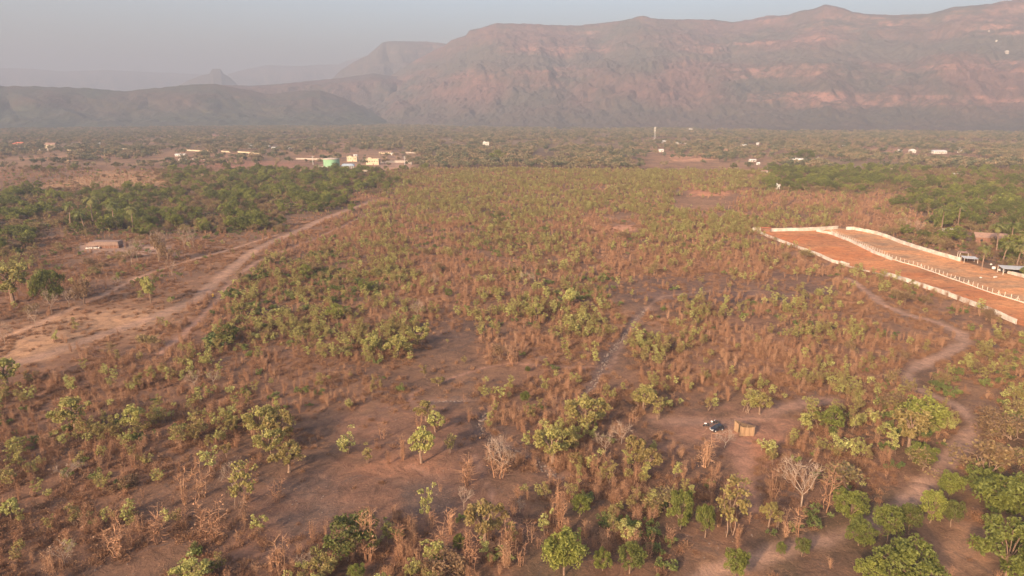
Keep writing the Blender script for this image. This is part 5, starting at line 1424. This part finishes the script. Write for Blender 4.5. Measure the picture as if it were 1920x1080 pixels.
# person: one skinned body, clothes as their own skins just outside it
def skin(name, P, E, Rr, mat, parent, lev=2):
    me = bpy.data.meshes.new(name); me.from_pydata(P, E, []); me.materials.append(mat)
    q = put(name, me, parent); q.modifiers.new('skin', 'SKIN')
    for v_, r in zip(me.skin_vertices[0].data, Rr): v_.radius = (r, r) if not isinstance(r, tuple) else r
    me.skin_vertices[0].data[0].use_root = True
    s_ = q.modifiers.new('sub', 'SUBSURF'); s_.levels = s_.render_levels = lev
    q.modifiers['skin'].use_smooth_shade = True
    return q
pp = at(1334, 798.5)
per = empty('person', pp, 2.6); tag(per, 'person in a white shirt and dark trousers standing behind the dark car', 'person')
J = dict(pel=(0, 0, .95), sp=(0, .01, 1.15), ch=(0, 0, 1.36), nk=(0, -.01, 1.50), hd=(0, -.03, 1.60), ht=(0, -.02, 1.71))
for s_, t_ in ((-1, 'l'), (1, 'r')):
    J['sh' + t_] = (s_ * .17, 0, 1.42); J['el' + t_] = (s_ * .25, -.02, 1.14); J['wr' + t_] = (s_ * .24, -.14, .93)
    J['hp' + t_] = (s_ * .09, 0, .90); J['kn' + t_] = (s_ * .11, -.03, .50); J['an' + t_] = (s_ * .12, .02, .09); J['to' + t_] = (s_ * .14, -.15, .04)
names = list(J); ix = {n_: i for i, n_ in enumerate(names)}
ed = [('pel', 'sp'), ('sp', 'ch'), ('ch', 'nk'), ('nk', 'hd'), ('hd', 'ht')]
for t_ in 'lr': ed += [('ch', 'sh' + t_), ('sh' + t_, 'el' + t_), ('el' + t_, 'wr' + t_), ('pel', 'hp' + t_), ('hp' + t_, 'kn' + t_), ('kn' + t_, 'an' + t_), ('an' + t_, 'to' + t_)]
rad = dict(pel=(.14, .11), sp=(.13, .10), ch=(.15, .11), nk=.05, hd=.085, ht=.07, shl=.06, shr=.06, ell=.042, elr=.042, wrl=.03, wrr=.03, hpl=.085, hpr=.085, knl=.058, knr=.058, anl=.04, anr=.04, tol=.035, tor=.035)
P_ = [J[n_] for n_ in names]; E_ = [(ix[a], ix[b]) for a, b in ed]; R_ = [rad[n_] for n_ in names]
for t_, s_ in (('l', -1), ('r', 1)):                                  # palm and five fingers
    b_ = len(P_); wx, wy, wz = J['wr' + t_]; P_.append((wx, wy - .03, wz - .07)); R_.append(.028); E_.append((ix['wr' + t_], b_))
    for k in range(4):
        f0 = len(P_); ox = (k - 1.5) * .019; P_ += [(wx + ox, wy - .04, wz - .115), (wx + ox, wy - .055, wz - .155 + .008 * abs(k - 1.3))]; R_ += [.009, .008]; E_ += [(b_, f0), (f0, f0 + 1)]
    f0 = len(P_); P_ += [(wx - s_ * .04, wy - .05, wz - .075), (wx - s_ * .05, wy - .065, wz - .11)]; R_ += [.010, .008]; E_ += [(b_, f0), (f0, f0 + 1)]
skin('body', P_, E_, R_, M['skin'], per)
sh = ['pel', 'sp', 'ch', 'shl', 'shr', 'ell', 'elr']; si = {n_: i for i, n_ in enumerate(sh)}
skin('shirt', [J[n_] for n_ in sh], [(0, 1), (1, 2), (2, 3), (2, 4), (3, 5), (4, 6)], [(.165, .135), (.155, .125), (.17, .13), .08, .08, .062, .062], M['shirt'], per)
tr = ['pel', 'hpl', 'hpr', 'knl', 'knr', 'anl', 'anr']
skin('trousers', [J[n_] for n_ in tr], [(0, 1), (0, 2), (1, 3), (2, 4), (3, 5), (4, 6)], [(.155, .13), .105, .105, .078, .078, .06, .06], M['trousers'], per)
mb = MB(); mb.lathe([(.02, .115), (.075, .09), (.098, .04), (.10, -.01), (.09, -.04)][::-1], n=14); q = mb.build('hair', M['hair'], per, True, loc=(0, .012, 1.66))

# ------------------------------------------------------------------ rocks along the stream beds, stones on the clearing
rr_ = np.random.default_rng(12)
def rockdata(seed):
    r_ = np.random.default_rng(seed); mb = MB()
    mb.lathe([(.15, -.3), (.5, -.15), (.55, .1), (.38, .32), (.12, .42)], n=8)
    mb.v = [tuple(np.array(v_) * (1 + r_.uniform(-.22, .22))) for v_ in mb.v]
    return mb.data('rock', M['rock'])
rk = [rockdata(k) for k in range(4)]
rp, rsz = [], []
for n_, l, hw, P in STW:
    Q_ = resample(P, 0.42)
    for q in Q_:
        for _ in range(1):
            x, y = q.x + rr_.normal() * hw * .6, q.y + rr_.normal() * hw * .6
            rp.append((x, y, float(H(x, y)) - .45)); rsz.append(rr_.uniform(.15, .6))
scatter('stream_rubble', rk, np.array(rp), rr_.uniform(0, 6, len(rp)), np.array(rsz), 'grey-brown rubble lying along the dry stream beds')
x, y, r = sow(900, -90, 60, 95, 200, 3); z_ = zidx(x, y)
ok = ((z_ == ZI['.']) | (z_ == ZI[','])) & (fbm(x / 18, y / 18, 8, 3) > .5)
scatter('loose_pebbles', rk, np.c_[x[ok], y[ok], H(x[ok], y[ok])], r.uniform(0, 6, ok.sum()), r.uniform(.08, .32, ok.sum()), 'small pale stones strewn over the bare clearing')
